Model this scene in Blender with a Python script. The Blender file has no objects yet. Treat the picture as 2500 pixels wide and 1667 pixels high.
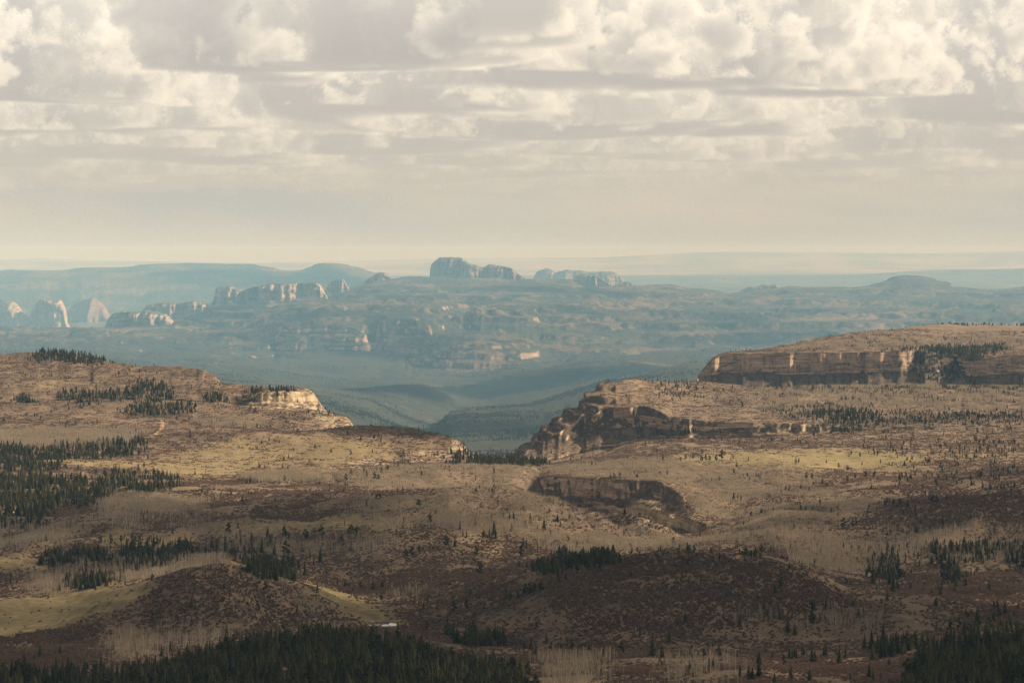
import bpy, bmesh, math, random
import numpy as np
from mathutils import Vector

# ------------------------------------------------------------------ scene, camera, sky, sun, exposure
S = bpy.context.scene
COL = S.collection
F, CX, YH = 5900.0, 1250.0, 625.0          # focal length, centre column and eye-level row in photograph pixels
rad = math.radians

cam_d = bpy.data.cameras.new('camera')
cam_d.sensor_width = 36.0
cam_d.lens = F / 2500.0 * 36.0
cam_d.shift_y = -(1667 / 2.0 - YH) / 2500.0
cam_d.clip_start = 1.0
cam_d.clip_end = 400000.0
cam = bpy.data.objects.new('camera', cam_d)
COL.objects.link(cam)
cam.location = (0, 0, 0)
cam.rotation_euler = (rad(90), 0, 0)
S.camera = cam

SUN_EL, SUN_AZ = rad(32), rad(65)           # azimuth clockwise from the view direction (+Y) towards +X
SUN = Vector((math.cos(SUN_EL) * math.sin(SUN_AZ), math.cos(SUN_EL) * math.cos(SUN_AZ), math.sin(SUN_EL)))
sun_d = bpy.data.lights.new('sun', 'SUN')
sun_d.energy = 5.0
sun_d.angle = rad(0.6)
sun_d.color = (1.0, 0.85, 0.63)
sun = bpy.data.objects.new('sun', sun_d)
COL.objects.link(sun)
sun.rotation_euler = (-SUN).to_track_quat('-Z', 'Y').to_euler()

S.view_settings.view_transform = 'Standard'
S.view_settings.look = 'None'
S.view_settings.exposure = 0.85
S.view_settings.gamma = 1.0
S.view_settings.use_curve_mapping = False
S.cycles.volume_bounces = 1
S.cycles.max_bounces = 5
S.cycles.diffuse_bounces = 2
S.cycles.transparent_max_bounces = 48
S.cycles.use_denoising = True
S.cycles.denoiser = 'OPENIMAGEDENOISE'
S.cycles.denoising_input_passes = 'RGB_ALBEDO_NORMAL'
S.cycles.denoising_prefilter = 'NONE'


class NT:
    """small helper to write node trees as expressions"""
    def __init__(s, tree):
        s.t = tree
        s.n = tree.nodes
    def node(s, kind, **kw):
        nd = s.n.new(kind)
        for k, v in kw.items():
            setattr(nd, k, v)
        return nd
    def put(s, sock, v):
        if isinstance(v, bpy.types.NodeSocket):
            s.t.links.new(v, sock)
        elif v is not None:
            if sock.type == 'RGBA' and not hasattr(v, '__len__'):
                v = (v, v, v, 1)
            if sock.type == 'RGBA' and len(v) == 3:
                v = (*v, 1)
            sock.default_value = v
    def math(s, op, a, b=None, c=None, clamp=False):
        nd = s.node('ShaderNodeMath', operation=op, use_clamp=clamp)
        s.put(nd.inputs[0], a)
        if b is not None: s.put(nd.inputs[1], b)
        if c is not None: s.put(nd.inputs[2], c)
        return nd.outputs[0]
    def add(s, a, b): return s.math('ADD', a, b)
    def sub(s, a, b): return s.math('SUBTRACT', a, b)
    def mul(s, a, b): return s.math('MULTIPLY', a, b)
    def vmath(s, op, a, b=None, scale=None):
        nd = s.node('ShaderNodeVectorMath', operation=op)
        s.put(nd.inputs[0], a)
        if b is not None: s.put(nd.inputs[1], b)
        if scale is not None: s.put(nd.inputs['Scale'], scale)
        return nd.outputs['Value'] if op in ('LENGTH', 'DOT_PRODUCT') else nd.outputs[0]
    def step(s, x, lo, hi, smooth=True):
        nd = s.node('ShaderNodeMapRange', interpolation_type='SMOOTHSTEP' if smooth else 'LINEAR')
        s.put(nd.inputs['Value'], x)
        s.put(nd.inputs['From Min'], lo)
        s.put(nd.inputs['From Max'], hi)
        return nd.outputs[0]
    def mix(s, f, a, b, mode='MIX'):
        nd = s.node('ShaderNodeMix', data_type='RGBA', blend_type=mode)
        s.put(nd.inputs['Factor'], f)
        s.put(nd.inputs['A'], a) if False else s.put(nd.inputs[6], a)
        s.put(nd.inputs[7], b)
        return nd.outputs[2]
    def noise(s, vec, scale, detail=3, rough=0.5, dist=0.0, lac=2.0, norm=True):
        nd = s.node('ShaderNodeTexNoise', noise_dimensions='3D')
        nd.normalize = norm
        s.put(nd.inputs['Vector'], vec)
        nd.inputs['Scale'].default_value = scale
        nd.inputs['Detail'].default_value = detail
        nd.inputs['Roughness'].default_value = rough
        nd.inputs['Lacunarity'].default_value = lac
        nd.inputs['Distortion'].default_value = dist
        return nd.outputs[0]
    def vor(s, vec, scale, detail=0, rough=0.5):
        nd = s.node('ShaderNodeTexVoronoi', feature='F1')
        s.put(nd.inputs['Vector'], vec)
        nd.inputs['Scale'].default_value = scale
        nd.inputs['Detail'].default_value = detail
        nd.inputs['Roughness'].default_value = rough
        return nd.outputs[0]
    def sep(s, vec):
        nd = s.node('ShaderNodeSeparateXYZ')
        s.put(nd.inputs[0], vec)
        return nd.outputs
    def comb(s, x, y, z):
        nd = s.node('ShaderNodeCombineXYZ')
        s.put(nd.inputs[0], x); s.put(nd.inputs[1], y); s.put(nd.inputs[2], z)
        return nd.outputs[0]


# ---- sky: Nishita air below a field of cumulus, marched once through a procedural density field (kilometres) into a sky map
def fft_noise(n, beta, lo, seed):
    """tileable 3D noise with a power-law spectrum above the lowest wave number"""
    r = np.random.RandomState(seed)
    f = np.fft.rfftn(r.standard_normal((n, n, n)).astype(np.float32))
    k = np.fft.fftfreq(n, 1.0 / n)
    kz = np.fft.rfftfreq(n, 1.0 / n)
    kk = np.sqrt(k[:, None, None] ** 2 + k[None, :, None] ** 2 + kz[None, None, :] ** 2)
    amp = np.where(kk < lo, 0, np.maximum(kk, 1) ** (-beta))
    a = np.fft.irfftn(f * amp, s=(n, n, n)).astype(np.float32)
    return a / a.std()

def tri(tex, x, y, z):
    n = tex.shape[0]
    flat = tex.ravel()
    x0, y0, z0 = np.floor(x), np.floor(y), np.floor(z)
    fx, fy, fz = (x - x0).astype(np.float32), (y - y0).astype(np.float32), (z - z0).astype(np.float32)
    x0, y0, z0 = x0.astype(np.int32) & (n - 1), y0.astype(np.int32) & (n - 1), z0.astype(np.int32) & (n - 1)
    x1, y1, z1 = (x0 + 1) & (n - 1), (y0 + 1) & (n - 1), (z0 + 1) & (n - 1)
    x0, x1, y0, y1 = x0 * (n * n), x1 * (n * n), y0 * n, y1 * n
    a = flat[x0 + y0 + z0] * (1 - fz) + flat[x0 + y0 + z1] * fz
    b = flat[x0 + y1 + z0] * (1 - fz) + flat[x0 + y1 + z1] * fz
    c = flat[x1 + y0 + z0] * (1 - fz) + flat[x1 + y0 + z1] * fz
    d = flat[x1 + y1 + z0] * (1 - fz) + flat[x1 + y1 + z1] * fz
    a += (b - a) * fy
    c += (d - c) * fy
    return a + (c - a) * fx

SKY_AZ, SKY_TE0, SKY_TE1 = 0.27, 0.0, 0.16    # half width (radians) and tangent-of-elevation range of the map
def cloud_map(NX=1500, NY=500):
    TA = fft_noise(64, 2.35, 1.5, 7)             # cloud masses
    TB = np.abs(fft_noise(128, 2.3, 3.5, 21))  # cauliflower relief: rounded bumps with creases between them
    az = np.linspace(-SKY_AZ, SKY_AZ, NX).astype(np.float32)
    te = np.linspace(SKY_TE0, SKY_TE1, NY).astype(np.float32)
    ca, sa = np.cos(az), np.sin(az)
    col = np.zeros((NY, NX, 3), np.float32)
    trans = np.ones((NY, NX), np.float32)
    HOR = np.array(HORIZ, np.float32)
    BASE = 1.62
    R = 17.5
    SD = tuple(SUN)
    jit = np.random.RandomState(3).rand(NY, NX).astype(np.float32)
    base_c = np.zeros((NY, NX), np.float32)
    sh = np.array((0.468, 0.442, 0.418), np.float32)
    br = np.array((0.72, 0.61, 0.42), np.float32)
    def coarse(x, y, zz):
        h = zz - (BASE + CL_B * np.sin(x * 0.9 + y * 0.4) + CL_B * np.sin(x * 0.53 - y * 1.1))
        s = tri(TA, x * CL_F, y * CL_F, zz * CL_F * CL_Z)
        m = tri(TA, x * 1.7 + 11, y * 1.7 + 5, 7 + zz * 0.6)
        return CL_S * s + CL_M * m + CLOUD_COVER - CL_H * np.maximum(h, 0) ** 1.2, h
    while R < 62.0:
        dR = R * 0.008
        ra, rb = np.searchsorted(te, (BASE - 0.1) / R), min(NY, np.searchsorted(te, (BASE + 2.1) / R))
        if rb > ra:
            iy, ix = np.nonzero(trans[ra:rb] > 0.03)
            iy = iy + ra
            Rj = R + 0.7 * dR * jit[iy, ix]
            z = te[iy] * Rj
            x = sa[ix] * Rj + CLOUD_OFF[0]
            y = ca[ix] * Rj + CLOUD_OFF[1]
            d, h = coarse(x, y, z)
            k = (d > -0.6) & (h > -0.03)
            iy, ix, x, y, z, d, h = iy[k], ix[k], x[k], y[k], z[k], d[k], h[k]
            d = d + 0.95 * (tri(TB, x * 14, y * 14, z * 14) - 0.8) + 0.50 * (tri(TB, x * 38, y * 38, z * 38) - 0.8) + 0.16 * (tri(TB, x * 105, y * 105, z * 105) - 0.8)
            d = np.minimum(d, (h + 0.02) * 9.0)         # flat condensation level
            k = d > 0.01
            if k.any():
                iy, ix, x, y, z, d = iy[k], ix[k], x[k], y[k], z[k], np.minimum(d[k], 1.0)
                od = 0.10 * d
                for st, wgt in ((0.07, 0.16), (0.22, 0.28), (0.60, 0.45)):
                    dd, hh = coarse(x + SD[0] * st, y + SD[1] * st, z + SD[2] * st)
                    if st < 0.3:
                        xx, yy, z2 = x + SD[0] * st, y + SD[1] * st, z + SD[2] * st
                        dd = dd + 0.95 * (tri(TB, xx * 14, yy * 14, z2 * 14) - 0.8) + 0.50 * (tri(TB, xx * 38, yy * 38, z2 * 38) - 0.8)
                    od = od + wgt * np.clip(np.minimum(dd, (hh + 0.02) * 9), 0, 1)
                lit = np.exp(-od * 3.6)
                hh = np.clip((z - BASE) / 1.1, 0, 1)
                c = sh * (0.84 + 0.20 * hh)[:, None] + 0.07 * hh[:, None] + br * (lit * (0.78 + 0.22 * hh))[:, None]
                fade = 1 - math.exp(-((R / 42.0) ** 2.4))
                c = c * (1 - fade) + HOR * fade
                a = (1 - np.exp(-d * dR * 30.0)) * (1 - 0.6 * fade)
                wv = trans[iy, ix] * a
                col[iy, ix] += wv[:, None] * c
                trans[iy, ix] -= wv
        R += dR
    for a in (0, 1):                            # even out the sampling grain
        col = 0.2 * np.roll(col, 1, a) + 0.6 * col + 0.2 * np.roll(col, -1, a)
        trans = 0.2 * np.roll(trans, 1, a) + 0.6 * trans + 0.2 * np.roll(trans, -1, a)
    return col, trans

HORIZ = (0.495, 0.442, 0.366)                 # milky air above the horizon
CLOUD_OFF = (110.0, 63.0)
CLOUD_COVER = -0.45
CL_S, CL_M, CL_H, CL_F, CL_Z, CL_B = 1.10, 0.30, 0.20, 8.0, 0.30, 0.05

W = bpy.data.worlds.new('World')
S.world = W
W.use_nodes = True
W.node_tree.nodes.clear()
q = NT(W.node_tree)
K = 0.10                                      # background strength; cloud colours are divided by it
sky = q.node('ShaderNodeTexSky', sky_type='NISHITA')
sky.sun_disc = False
sky.sun_elevation = SUN_EL
sky.sun_rotation = SUN_AZ
sky.altitude = 2500
sky.air_density = 1.0
sky.dust_density = 2.0
sky.ozone_density = 1.0
dirv = q.node('ShaderNodeTexCoord').outputs['Generated']
dx, dy, dz_ = q.sep(dirv)
hl = q.math('MAXIMUM', q.math('SQRT', q.add(q.mul(dx, dx), q.mul(dy, dy))), 0.02)
te = q.math('DIVIDE', dz_, hl)                # tangent of elevation
az = q.math('ARCTAN2', dx, dy)
def scl(c, k=1.0 / K):
    return tuple(v * k for v in c)
milk = q.step(te, 0.14, 0.05)
streak = q.noise(q.comb(q.mul(az, 5.5), 0.0, q.add(q.mul(te, 26.0), q.mul(az, 2.2))), 1.0, 3, 0.45)
horc = q.mix(q.step(streak, 0.36, 0.64), scl((0.430, 0.408, 0.366)), scl((0.540, 0.468, 0.372)))
horc = q.mix(q.step(te, 0.022, -0.006), horc, scl((0.500, 0.436, 0.350)))
blue = q.mix(0.45, sky.outputs[0], scl((0.33, 0.37, 0.385)))
base = q.mix(milk, blue, horc)
ccol, ctr = cloud_map()
img = bpy.data.images.new('cloud_field', ccol.shape[1], ccol.shape[0], alpha=True, float_buffer=True)
img.colorspace_settings.name = 'Non-Color'
img.alpha_mode = 'CHANNEL_PACKED'
img.pixels.foreach_set(np.concatenate([ccol, ctr[..., None]], -1).astype(np.float32).ravel())
img.update()
img.pack()
tex = q.node('ShaderNodeTexImage', image=img, interpolation='Cubic', extension='MIRROR')
q.put(tex.inputs[0], q.comb(q.math('MULTIPLY_ADD', az, 0.5 / SKY_AZ, 0.5), q.math('DIVIDE', q.math('MINIMUM', q.math('MAXIMUM', te, SKY_TE0 + 0.001), SKY_TE1 - 0.001), SKY_TE1), 0.0))
cloudy = q.vmath('ADD', q.vmath('SCALE', tex.outputs[0], scale=1.0 / K), q.vmath('SCALE', base, scale=tex.outputs[1]))
# overhead the bases are seen from below: grey cloud over blue gaps
ov = q.noise(dirv, 3.0, 3, 0.55)
ovc = q.mix(q.step(ov, 0.36, 0.56), q.mix(0.65, sky.outputs[0], scl((0.22, 0.205, 0.18))), scl((0.285, 0.245, 0.195)))
col = q.mix(q.step(te, 0.12, 0.22), cloudy, ovc)
bg = q.node('ShaderNodeBackground')
q.put(bg.inputs['Color'], col)
bg.inputs['Strength'].default_value = K * 0.685
q.t.links.new(bg.outputs[0], q.node('ShaderNodeOutputWorld').inputs['Surface'])
W.cycles.sampling_method = 'MANUAL'
W.cycles.sample_map_resolution = 512


def link(o, parent=None):
    COL.objects.link(o)
    if parent is not None:
        o.parent = parent
    return o

def tag(o, label, cat=None, group=None, kind=None):
    o['label'] = label
    if cat: o['category'] = cat
    if group: o['group'] = group
    if kind: o['kind'] = kind
    return o

# ------------------------------------------------------------------ noise
_rs = np.random.RandomState(4)
_PERM = np.concatenate([_rs.permutation(1024)] * 2).astype(np.int32)
_ang = np.arange(1024) * (2 * math.pi / 1024)
_GX, _GY = np.cos(_ang).astype(np.float32), np.sin(_ang).astype(np.float32)

def pn(x, y, seed=0):
    x = np.asarray(x); y = np.asarray(y)
    fx0, fy0 = np.floor(x), np.floor(y)
    fx, fy = (x - fx0).astype(np.float32), (y - fy0).astype(np.float32)
    ix = (fx0.astype(np.int64) + seed * 131).astype(np.int32) & 1023
    iy = (fy0.astype(np.int64) + seed * 57).astype(np.int32) & 1023
    ux, uy = fx * fx * fx * (fx * (fx * 6 - 15) + 10), fy * fy * fy * (fy * (fy * 6 - 15) + 10)
    def g(ox, oy):
        k = _PERM[_PERM[(ix + ox) & 1023] + ((iy + oy) & 1023)]
        return _GX[k] * (fx - ox) + _GY[k] * (fy - oy)
    g0, g1 = g(0, 0), g(0, 1)
    a = g0 + ux * (g(1, 0) - g0)
    b = g1 + ux * (g(1, 1) - g1)
    return (a + uy * (b - a)) * 1.5

def fbm(x, y, oct=4, seed=0, gain=0.5, ridged=False):
    s, a, t = 0.0, 1.0, 0.0
    for i in range(oct):
        n = pn(x, y, seed + i * 7)
        if ridged:
            n = 1 - 2 * np.abs(n)
        s = s + a * n
        t += a
        a *= gain
        x, y = x * 2.03 + 13.7, y * 2.03 - 7.1
    return s / t

# ------------------------------------------------------------------ terrain: surveyed lines (column, row, distance) lofted near to far
# each line: name, rows up to it, cliff flag for the strip in front of it, points "col,row,dist ..."
LN = []
_FROM = [0, 10000, 10400, 11200, 13000, 15000, 17500, 28000, 38500, 52000, 88000, 97000]
_TO = [0, 10000, 12500, 20000, 27000, 33000, 40000, 64000, 90000, 115000, 160000, 172000]
def push(d):
    return np.interp(d, _FROM, _TO)             # sketch distances stretched to the real depth of the hazy country
def L(rows, cliff, pts):
    p = [tuple(float(v) for v in t.split(',')) for t in pts.split()]
    p = [(a, b, push(c)) for a, b, c in p]
    LN.append((rows, cliff, p))
L(0, 0, "-900,2100,60 3400,2100,60")
L(10, 0, "-900,1850,600 3400,1850,600")
L(14, 0, "-900,1730,1600 0,1735,1600 1250,1735,1600 2500,1735,1600 3400,1730,1600")
L(46, 0, "-900,1640,2000 0,1668,1900 300,1655,1950 480,1625,2030 560,1600,2050 620,1576,2050 700,1562,2050 840,1562,2050 943,1580,2050 1050,1610,2030 1121,1635,2010 1250,1660,1980 1500,1660,1950 1800,1645,1950 2000,1648,1950 2150,1632,1980 2250,1602,2050 2330,1576,2100 2442,1548,2150 2560,1535,2200 3400,1500,2300")
L(34, 0, "-900,1590,2300 0,1600,2300 300,1590,2300 480,1580,2300 560,1573,2320 700,1563,2380 840,1550,2470 900,1531,2525 970,1531,2525 1030,1545,2480 1100,1565,2420 1300,1600,2320 1500,1605,2250 1800,1598,2250 2000,1585,2300 2200,1565,2350 2330,1545,2400 2500,1522,2500 3400,1500,2500")
L(6, 0, "-900,1585,2350 0,1592,2350 300,1580,2370 480,1566,2380 560,1556,2400 700,1543,2480 840,1535,2550 900,1515,2580 970,1515,2580 1030,1532,2530 1100,1553,2470 1300,1590,2360 1500,1595,2290 1800,1588,2290 2000,1577,2340 2200,1558,2390 2330,1538,2440 2500,1516,2540 3400,1495,2540")
L(50, 0, "-900,1565,2480 0,1552,2480 136,1532,2520 229,1493,2531 279,1475,2537 357,1446,2540 393,1421,2540 446,1400,2540 500,1390,2550 557,1383,2560 589,1396,2576 679,1421,2620 743,1436,2668 786,1457,2700 840,1486,2692 900,1505,2685 960,1505,2680 1050,1495,2660 1150,1470,2630 1250,1440,2600 1393,1400,2580 1470,1386,2601 1543,1364,2620 1640,1350,2640 1715,1362,2623 1814,1366,2600 1887,1373,2580 1925,1391,2570 2002,1414,2564 2059,1445,2560 2155,1464,2570 2250,1474,2576 2327,1479,2580 2442,1495,2600 2600,1505,2600 3400,1500,2600")
L(12, 0, "-900,1550,2600 0,1546,2620 136,1527,2680 229,1490,2732 279,1474,2760 357,1450,2835 393,1436,2870 446,1428,2912 557,1420,3000 679,1428,2973 786,1455,2950 860,1482,2860 960,1496,2780 1050,1483,2800 1150,1460,2850 1250,1430,2900 1393,1398,3000 1543,1378,3150 1640,1378,3200 1715,1380,3166 1814,1380,3120 1925,1397,3020 2059,1442,2900 2155,1458,2860 2327,1470,2855 2500,1485,2850 3400,1480,2850")
L(26, 0, "-900,1440,3152 0,1450,3103 136,1432,3152 279,1420,3152 379,1412,3182 446,1398,3250 557,1384,3300 679,1405,3231 786,1420,3201 900,1420,3201 1050,1400,3250 1250,1372,3349 1393,1365,3398 1543,1348,3497 1660,1342,3546 1750,1334,3546 1880,1344,3448 2002,1375,3398 2155,1398,3349 2327,1412,3349 2500,1412,3349 3400,1400,3349")
L(30, 0, "-900,1360,3465 0,1365,3465 200,1350,3455 500,1340,3489 700,1320,3528 900,1310,3528 1100,1300,3543 1300,1300,3600 1450,1312,3667 1560,1324,3708 1660,1332,3725 1760,1320,3739 1900,1302,3733 2100,1300,3694 2300,1310,3635 2500,1300,3626 3400,1290,3626")
L(36, 0, "-900,1250,3940 0,1270,3891 300,1255,3900 600,1240,3956 800,1225,3936 950,1215,3918 1075,1207,3889 1143,1195,3910 1193,1189,3892 1264,1191,3906 1300,1203,3868 1353,1211,3844 1389,1223,3813 1461,1251,3767 1550,1276,3733 1640,1300,3774 1680,1316,3792 1784,1304,3842 1900,1267,3903 2100,1252,3888 2300,1240,3827 2500,1210,3834 3400,1200,3834")
L(10, 0, "-900,1220,4230 0,1230,4200 300,1220,4230 600,1207,4330 800,1197,4400 950,1197,4430 1075,1214,4430 1143,1235,4440 1193,1250,4440 1264,1290,4600 1320,1300,4590 1389,1310,4540 1461,1320,4470 1550,1326,4170 1640,1322,3980 1680,1313,3950 1784,1298,3980 1900,1258,4100 2100,1238,4200 2300,1224,4220 2500,1195,4260 3400,1180,4260")
# lower wall of the near canyon: base and rim of the lower ledge
L(16, 0, "-900,1208,4330 0,1216,4320 300,1208,4350 600,1197,4430 800,1186,4520 950,1187,4560 1075,1204,4560 1143,1218,4580 1193,1226,4580 1264,1236,4690 1320,1246,4690 1389,1258,4640 1461,1266,4580 1530,1274,4455 1557,1280,4395 1600,1290,4295 1640,1300,4200 1700,1306,4055 1784,1297,4010 1900,1255,4130 2100,1233,4240 2300,1218,4260 2500,1188,4300 3400,1170,4300")
L(22, 1, "-900,1203,4360 0,1211,4350 300,1203,4390 600,1192,4460 800,1180,4560 950,1180,4620 1075,1192,4640 1143,1200,4660 1193,1206,4660 1264,1218,4725 1320,1232,4722 1389,1242,4664 1461,1248,4604 1530,1246,4480 1557,1238,4418 1600,1246,4316 1660,1268,4190 1700,1279,4070 1784,1291,4030 1900,1252,4150 2100,1231,4260 2300,1215,4280 2500,1185,4330 3400,1165,4330")
# upper wall: base and rim
L(12, 0, "-900,1200,4400 0,1205,4390 300,1198,4420 600,1187,4500 800,1174,4600 950,1172,4670 1075,1174,4700 1143,1176,4740 1193,1180,4760 1264,1186,4770 1303,1206,4770 1389,1218,4690 1461,1224,4630 1530,1224,4560 1557,1222,4500 1600,1228,4460 1660,1242,4280 1700,1262,4140 1784,1282,4080 1900,1246,4200 2100,1226,4300 2300,1210,4320 2500,1180,4370 3400,1160,4370")
L(26, 1, "-900,1190,4470 0,1195,4460 300,1188,4490 600,1176,4560 800,1163,4660 950,1160,4720 1075,1150,4780 1143,1144,4850 1193,1141,4900 1264,1142,4940 1300,1152,4930 1318,1172,4880 1329,1165,4790 1345,1160,4770 1400,1168,4700 1500,1174,4620 1600,1182,4510 1640,1198,4430 1700,1245,4230 1784,1272,4130 1900,1240,4240 2100,1220,4340 2300,1204,4360 2500,1174,4410 3400,1150,4410")
L(44, 0, "-900,1130,5000 0,1130,5000 300,1125,5000 600,1125,5100 800,1120,5100 950,1128,5150 1075,1132,5200 1150,1133,5250 1264,1134,5350 1329,1137,5300 1357,1136,5250 1407,1126,5300 1461,1112,5400 1514,1091,5500 1550,1081,5550 1640,1070,5600 1814,1073,5600 1891,1067,5600 1963,1061,5700 2052,1061,5700 2200,1072,5600 2400,1078,5600 2600,1085,5500 3400,1085,5500")
L(24, 0, "-900,1060,5450 0,1070,5450 300,1067,5450 500,1062,5400 650,1060,5380 760,1051,5420 800,1046,5450 860,1041,5470 918,1039,5480 1000,1042,5470 1071,1055,5440 1103,1068,5420 1131,1077,5400 1139,1102,5400 1157,1117,5400 1180,1130,5430 1264,1142,5480 1357,1152,5480 1461,1142,5580 1550,1112,5680 1640,1097,5740 1814,1092,5780 1963,1077,5860 2052,1064,5840 2200,1059,5800 2500,1062,5800 3400,1060,5800")
L(8, 0, "-900,1050,5580 0,1056,5600 300,1052,5600 500,1050,5580 650,1056,5580 760,1066,5580 800,1076,5620 918,1085,5680 1000,1095,5680 1103,1122,5650 1157,1138,5650 1264,1155,5700 1357,1175,5780 1461,1155,5880 1550,1122,5940 1640,1102,5940 1814,1088,5980 1963,1065,6020 2052,1056,6020 2200,1052,6020 2500,1052,6020 3400,1040,6020")
L(20, 0, "-900,1000,5950 0,1010,5950 300,1002,5950 500,1000,5920 650,1003,5880 760,1003,5850 804,1008,5840 840,1016,5840 857,1023,5840 863,1048,5840 900,1085,5850 1000,1125,5880 1157,1165,5900 1264,1175,5980 1357,1175,6050 1461,1150,6100 1550,1112,6120 1640,1085,6120 1814,1075,6120 1963,1068,6120 2052,1066,6120 2200,1062,6120 2500,1058,6120 3400,1040,6120")
L(10, 0, "-900,975,6100 0,982,6110 300,970,6110 500,980,6060 590,990,5985 620,992,5965 680,994,6000 760,998,6092 781,1004,6110 810,1022,6080 863,1060,5980 900,1092,5990 1000,1132,6000 1157,1170,6050 1200,1160,6080 1261,1132,6100 1300,1124,6190 1371,1112,6240 1461,1092,6300 1550,1078,6290 1640,1073,6240 1814,1069,6215 1963,1066,6215 2052,1064,6215 2200,1060,6180 2500,1055,6180 3400,1035,6180")
L(30, 1, "-900,940,6300 0,945,6350 300,935,6350 500,952,6250 590,978,6010 620,966,5990 640,962,5990 680,960,6030 740,955,6095 764,962,6125 779,984,6140 800,1010,6140 863,1064,6040 900,1096,6080 1000,1136,6080 1157,1175,6120 1200,1163,6160 1261,1118,6230 1300,1100,6260 1371,1052,6320 1421,1022,6370 1471,1000,6380 1550,992,6350 1600,1000,6300 1640,1022,6270 1700,1030,6250 1818,1033,6240 2036,1036,6240 2200,1043,6230 2440,1042,6230 2600,1040,6230 3400,1020,6230")
L(40, 2, "-900,866,7000 0,861,7000 60,858,7000 120,854,7000 193,862,6900 279,882,6800 343,893,6700 429,895,6620 500,902,6500 529,916,6450 540,934,6400 614,942,6320 661,946,6290 743,946,6260 764,956,6230 779,980,6220 804,1017,6220 900,1104,6200 1000,1152,6250 1157,1195,6300 1220,1140,6400 1261,1098,6500 1300,1068,6550 1311,1050,6560 1371,1007,6650 1389,993,6670 1415,990,6690 1422,960,6720 1443,957,6740 1450,948,6750 1471,933,6800 1496,930,6850 1560,926,7100 1586,926,7200 1640,931,7300 1700,931,7400 1800,938,7400 1900,946,7300 2000,947,7300 2500,948,7400 3400,930,7400")
L(8, 0, "-900,960,7700 0,960,7700 279,985,7500 500,1000,7200 614,1010,7100 743,1020,7000 804,1050,6900 900,1130,6900 1000,1170,6900 1157,1200,7000 1261,1180,7000 1421,1150,7200 1500,1080,7450 1560,1010,7600 1600,965,7650 1640,945,7680 1700,945,7700 1800,951,7700 2000,950,7700 2500,951,7700 3400,935,7700")
L(8, 0, "-900,1080,8600 0,1080,8600 500,1090,8600 800,1110,8600 1000,1130,8600 1157,1140,8700 1400,1140,8700 1560,1100,8650 1640,1010,8500 1670,970,8420 1690,944,8470 1740,941,8490 1845,941,8492 1930,949,8480 2020,945,8478 2170,941,8478 2260,940,8485 2330,940,8490 2365,941,8450 2420,941,8355 2500,941,8345 3400,930,8300")
L(40, 1, "-900,1085,8750 0,1085,8750 500,1095,8750 800,1112,8750 1000,1130,8750 1157,1138,8800 1400,1138,8800 1560,1105,8720 1640,1020,8570 1670,975,8500 1692,940,8490 1708,912,8500 1728,888,8520 1747,875,8530 1775,866,8540 1868,862,8530 2020,864,8520 2155,862,8520 2200,858,8530 2250,857,8640 2330,868,8640 2362,880,8540 2378,882,8440 2400,880,8400 2440,873,8390 2500,869,8380 3400,860,8380")
L(24, 0, "-900,1090,9300 0,1090,9300 500,1098,9300 800,1112,9300 1000,1128,9300 1157,1132,9300 1400,1130,9300 1560,1100,9300 1640,1040,9200 1680,990,9100 1700,950,9000 1726,889,8900 1745,872,8950 1772,861,9050 1845,853,9150 1918,841,9300 2021,818,9700 2097,805,9900 2212,794,10100 2327,785,10200 2442,788,10200 2480,790,10200 2500,786,10250 2560,772,10300 3400,760,10300")
L(8, 0, "-900,1060,10400 0,1055,10400 500,1060,10400 800,1085,10400 900,1095,10400 1000,1106,10400 1100,1110,10400 1157,1112,10400 1250,1112,10400 1400,1110,10400 1560,1090,10400 1700,1040,10600 1900,1000,10900 2200,960,11300 2500,950,11400 3400,950,11400")
# hazy valley
L(26, 0, "-900,930,11200 0,930,11200 500,955,11200 700,975,11200 800,992,11150 900,1017,11100 975,1047,11150 1046,1056,11250 1096,1012,11700 1150,1001,11850 1211,995,11950 1300,988,12050 1371,967,12150 1425,949,12250 1461,936,12300 1600,908,12500 1700,890,12600 2500,880,12600 3400,880,12600")
L(8, 0, "-900,915,11900 0,915,11900 500,935,11900 800,970,11900 900,990,11950 1000,1030,12100 1064,1050,12300 1121,1035,12600 1211,1015,12700 1371,990,12800 1461,965,12950 1700,925,13100 2500,900,13100 3400,900,13100")
L(22, 0, "-900,895,12800 0,898,12800 300,908,12800 500,918,12800 700,940,12800 800,953,12850 896,957,12950 940,948,13100 978,944,13200 1030,944,13250 1064,949,13300 1121,979,13300 1180,986,13500 1300,963,13700 1371,952,13800 1461,932,14000 1700,902,14000 2500,885,14000 3400,885,14000")
L(6, 0, "-900,895,13600 0,897,13600 500,920,13600 800,955,13700 896,965,13800 978,968,13900 1064,970,14000 1121,985,14000 1180,985,14100 1300,968,14200 1461,940,14400 1700,910,14500 2500,890,14500 3400,890,14500")
L(20, 0, "-900,870,14800 0,873,14800 300,885,14800 500,897,14800 700,915,14900 800,928,15000 900,938,15000 978,945,15000 1080,945,15100 1157,938,15200 1264,919,15300 1371,904,15400 1463,896,15400 1569,884,15500 1728,876,15600 2500,860,15600 3400,860,15600")
L(10, 0, "-900,865,16000 0,868,16000 300,878,16000 500,888,16000 700,905,16000 800,915,16000 900,918,16000 1050,930,16000 1157,932,16000 1264,915,16200 1400,895,16400 1600,880,16500 1800,866,16500 2500,850,16500 3400,850,16500")
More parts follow.
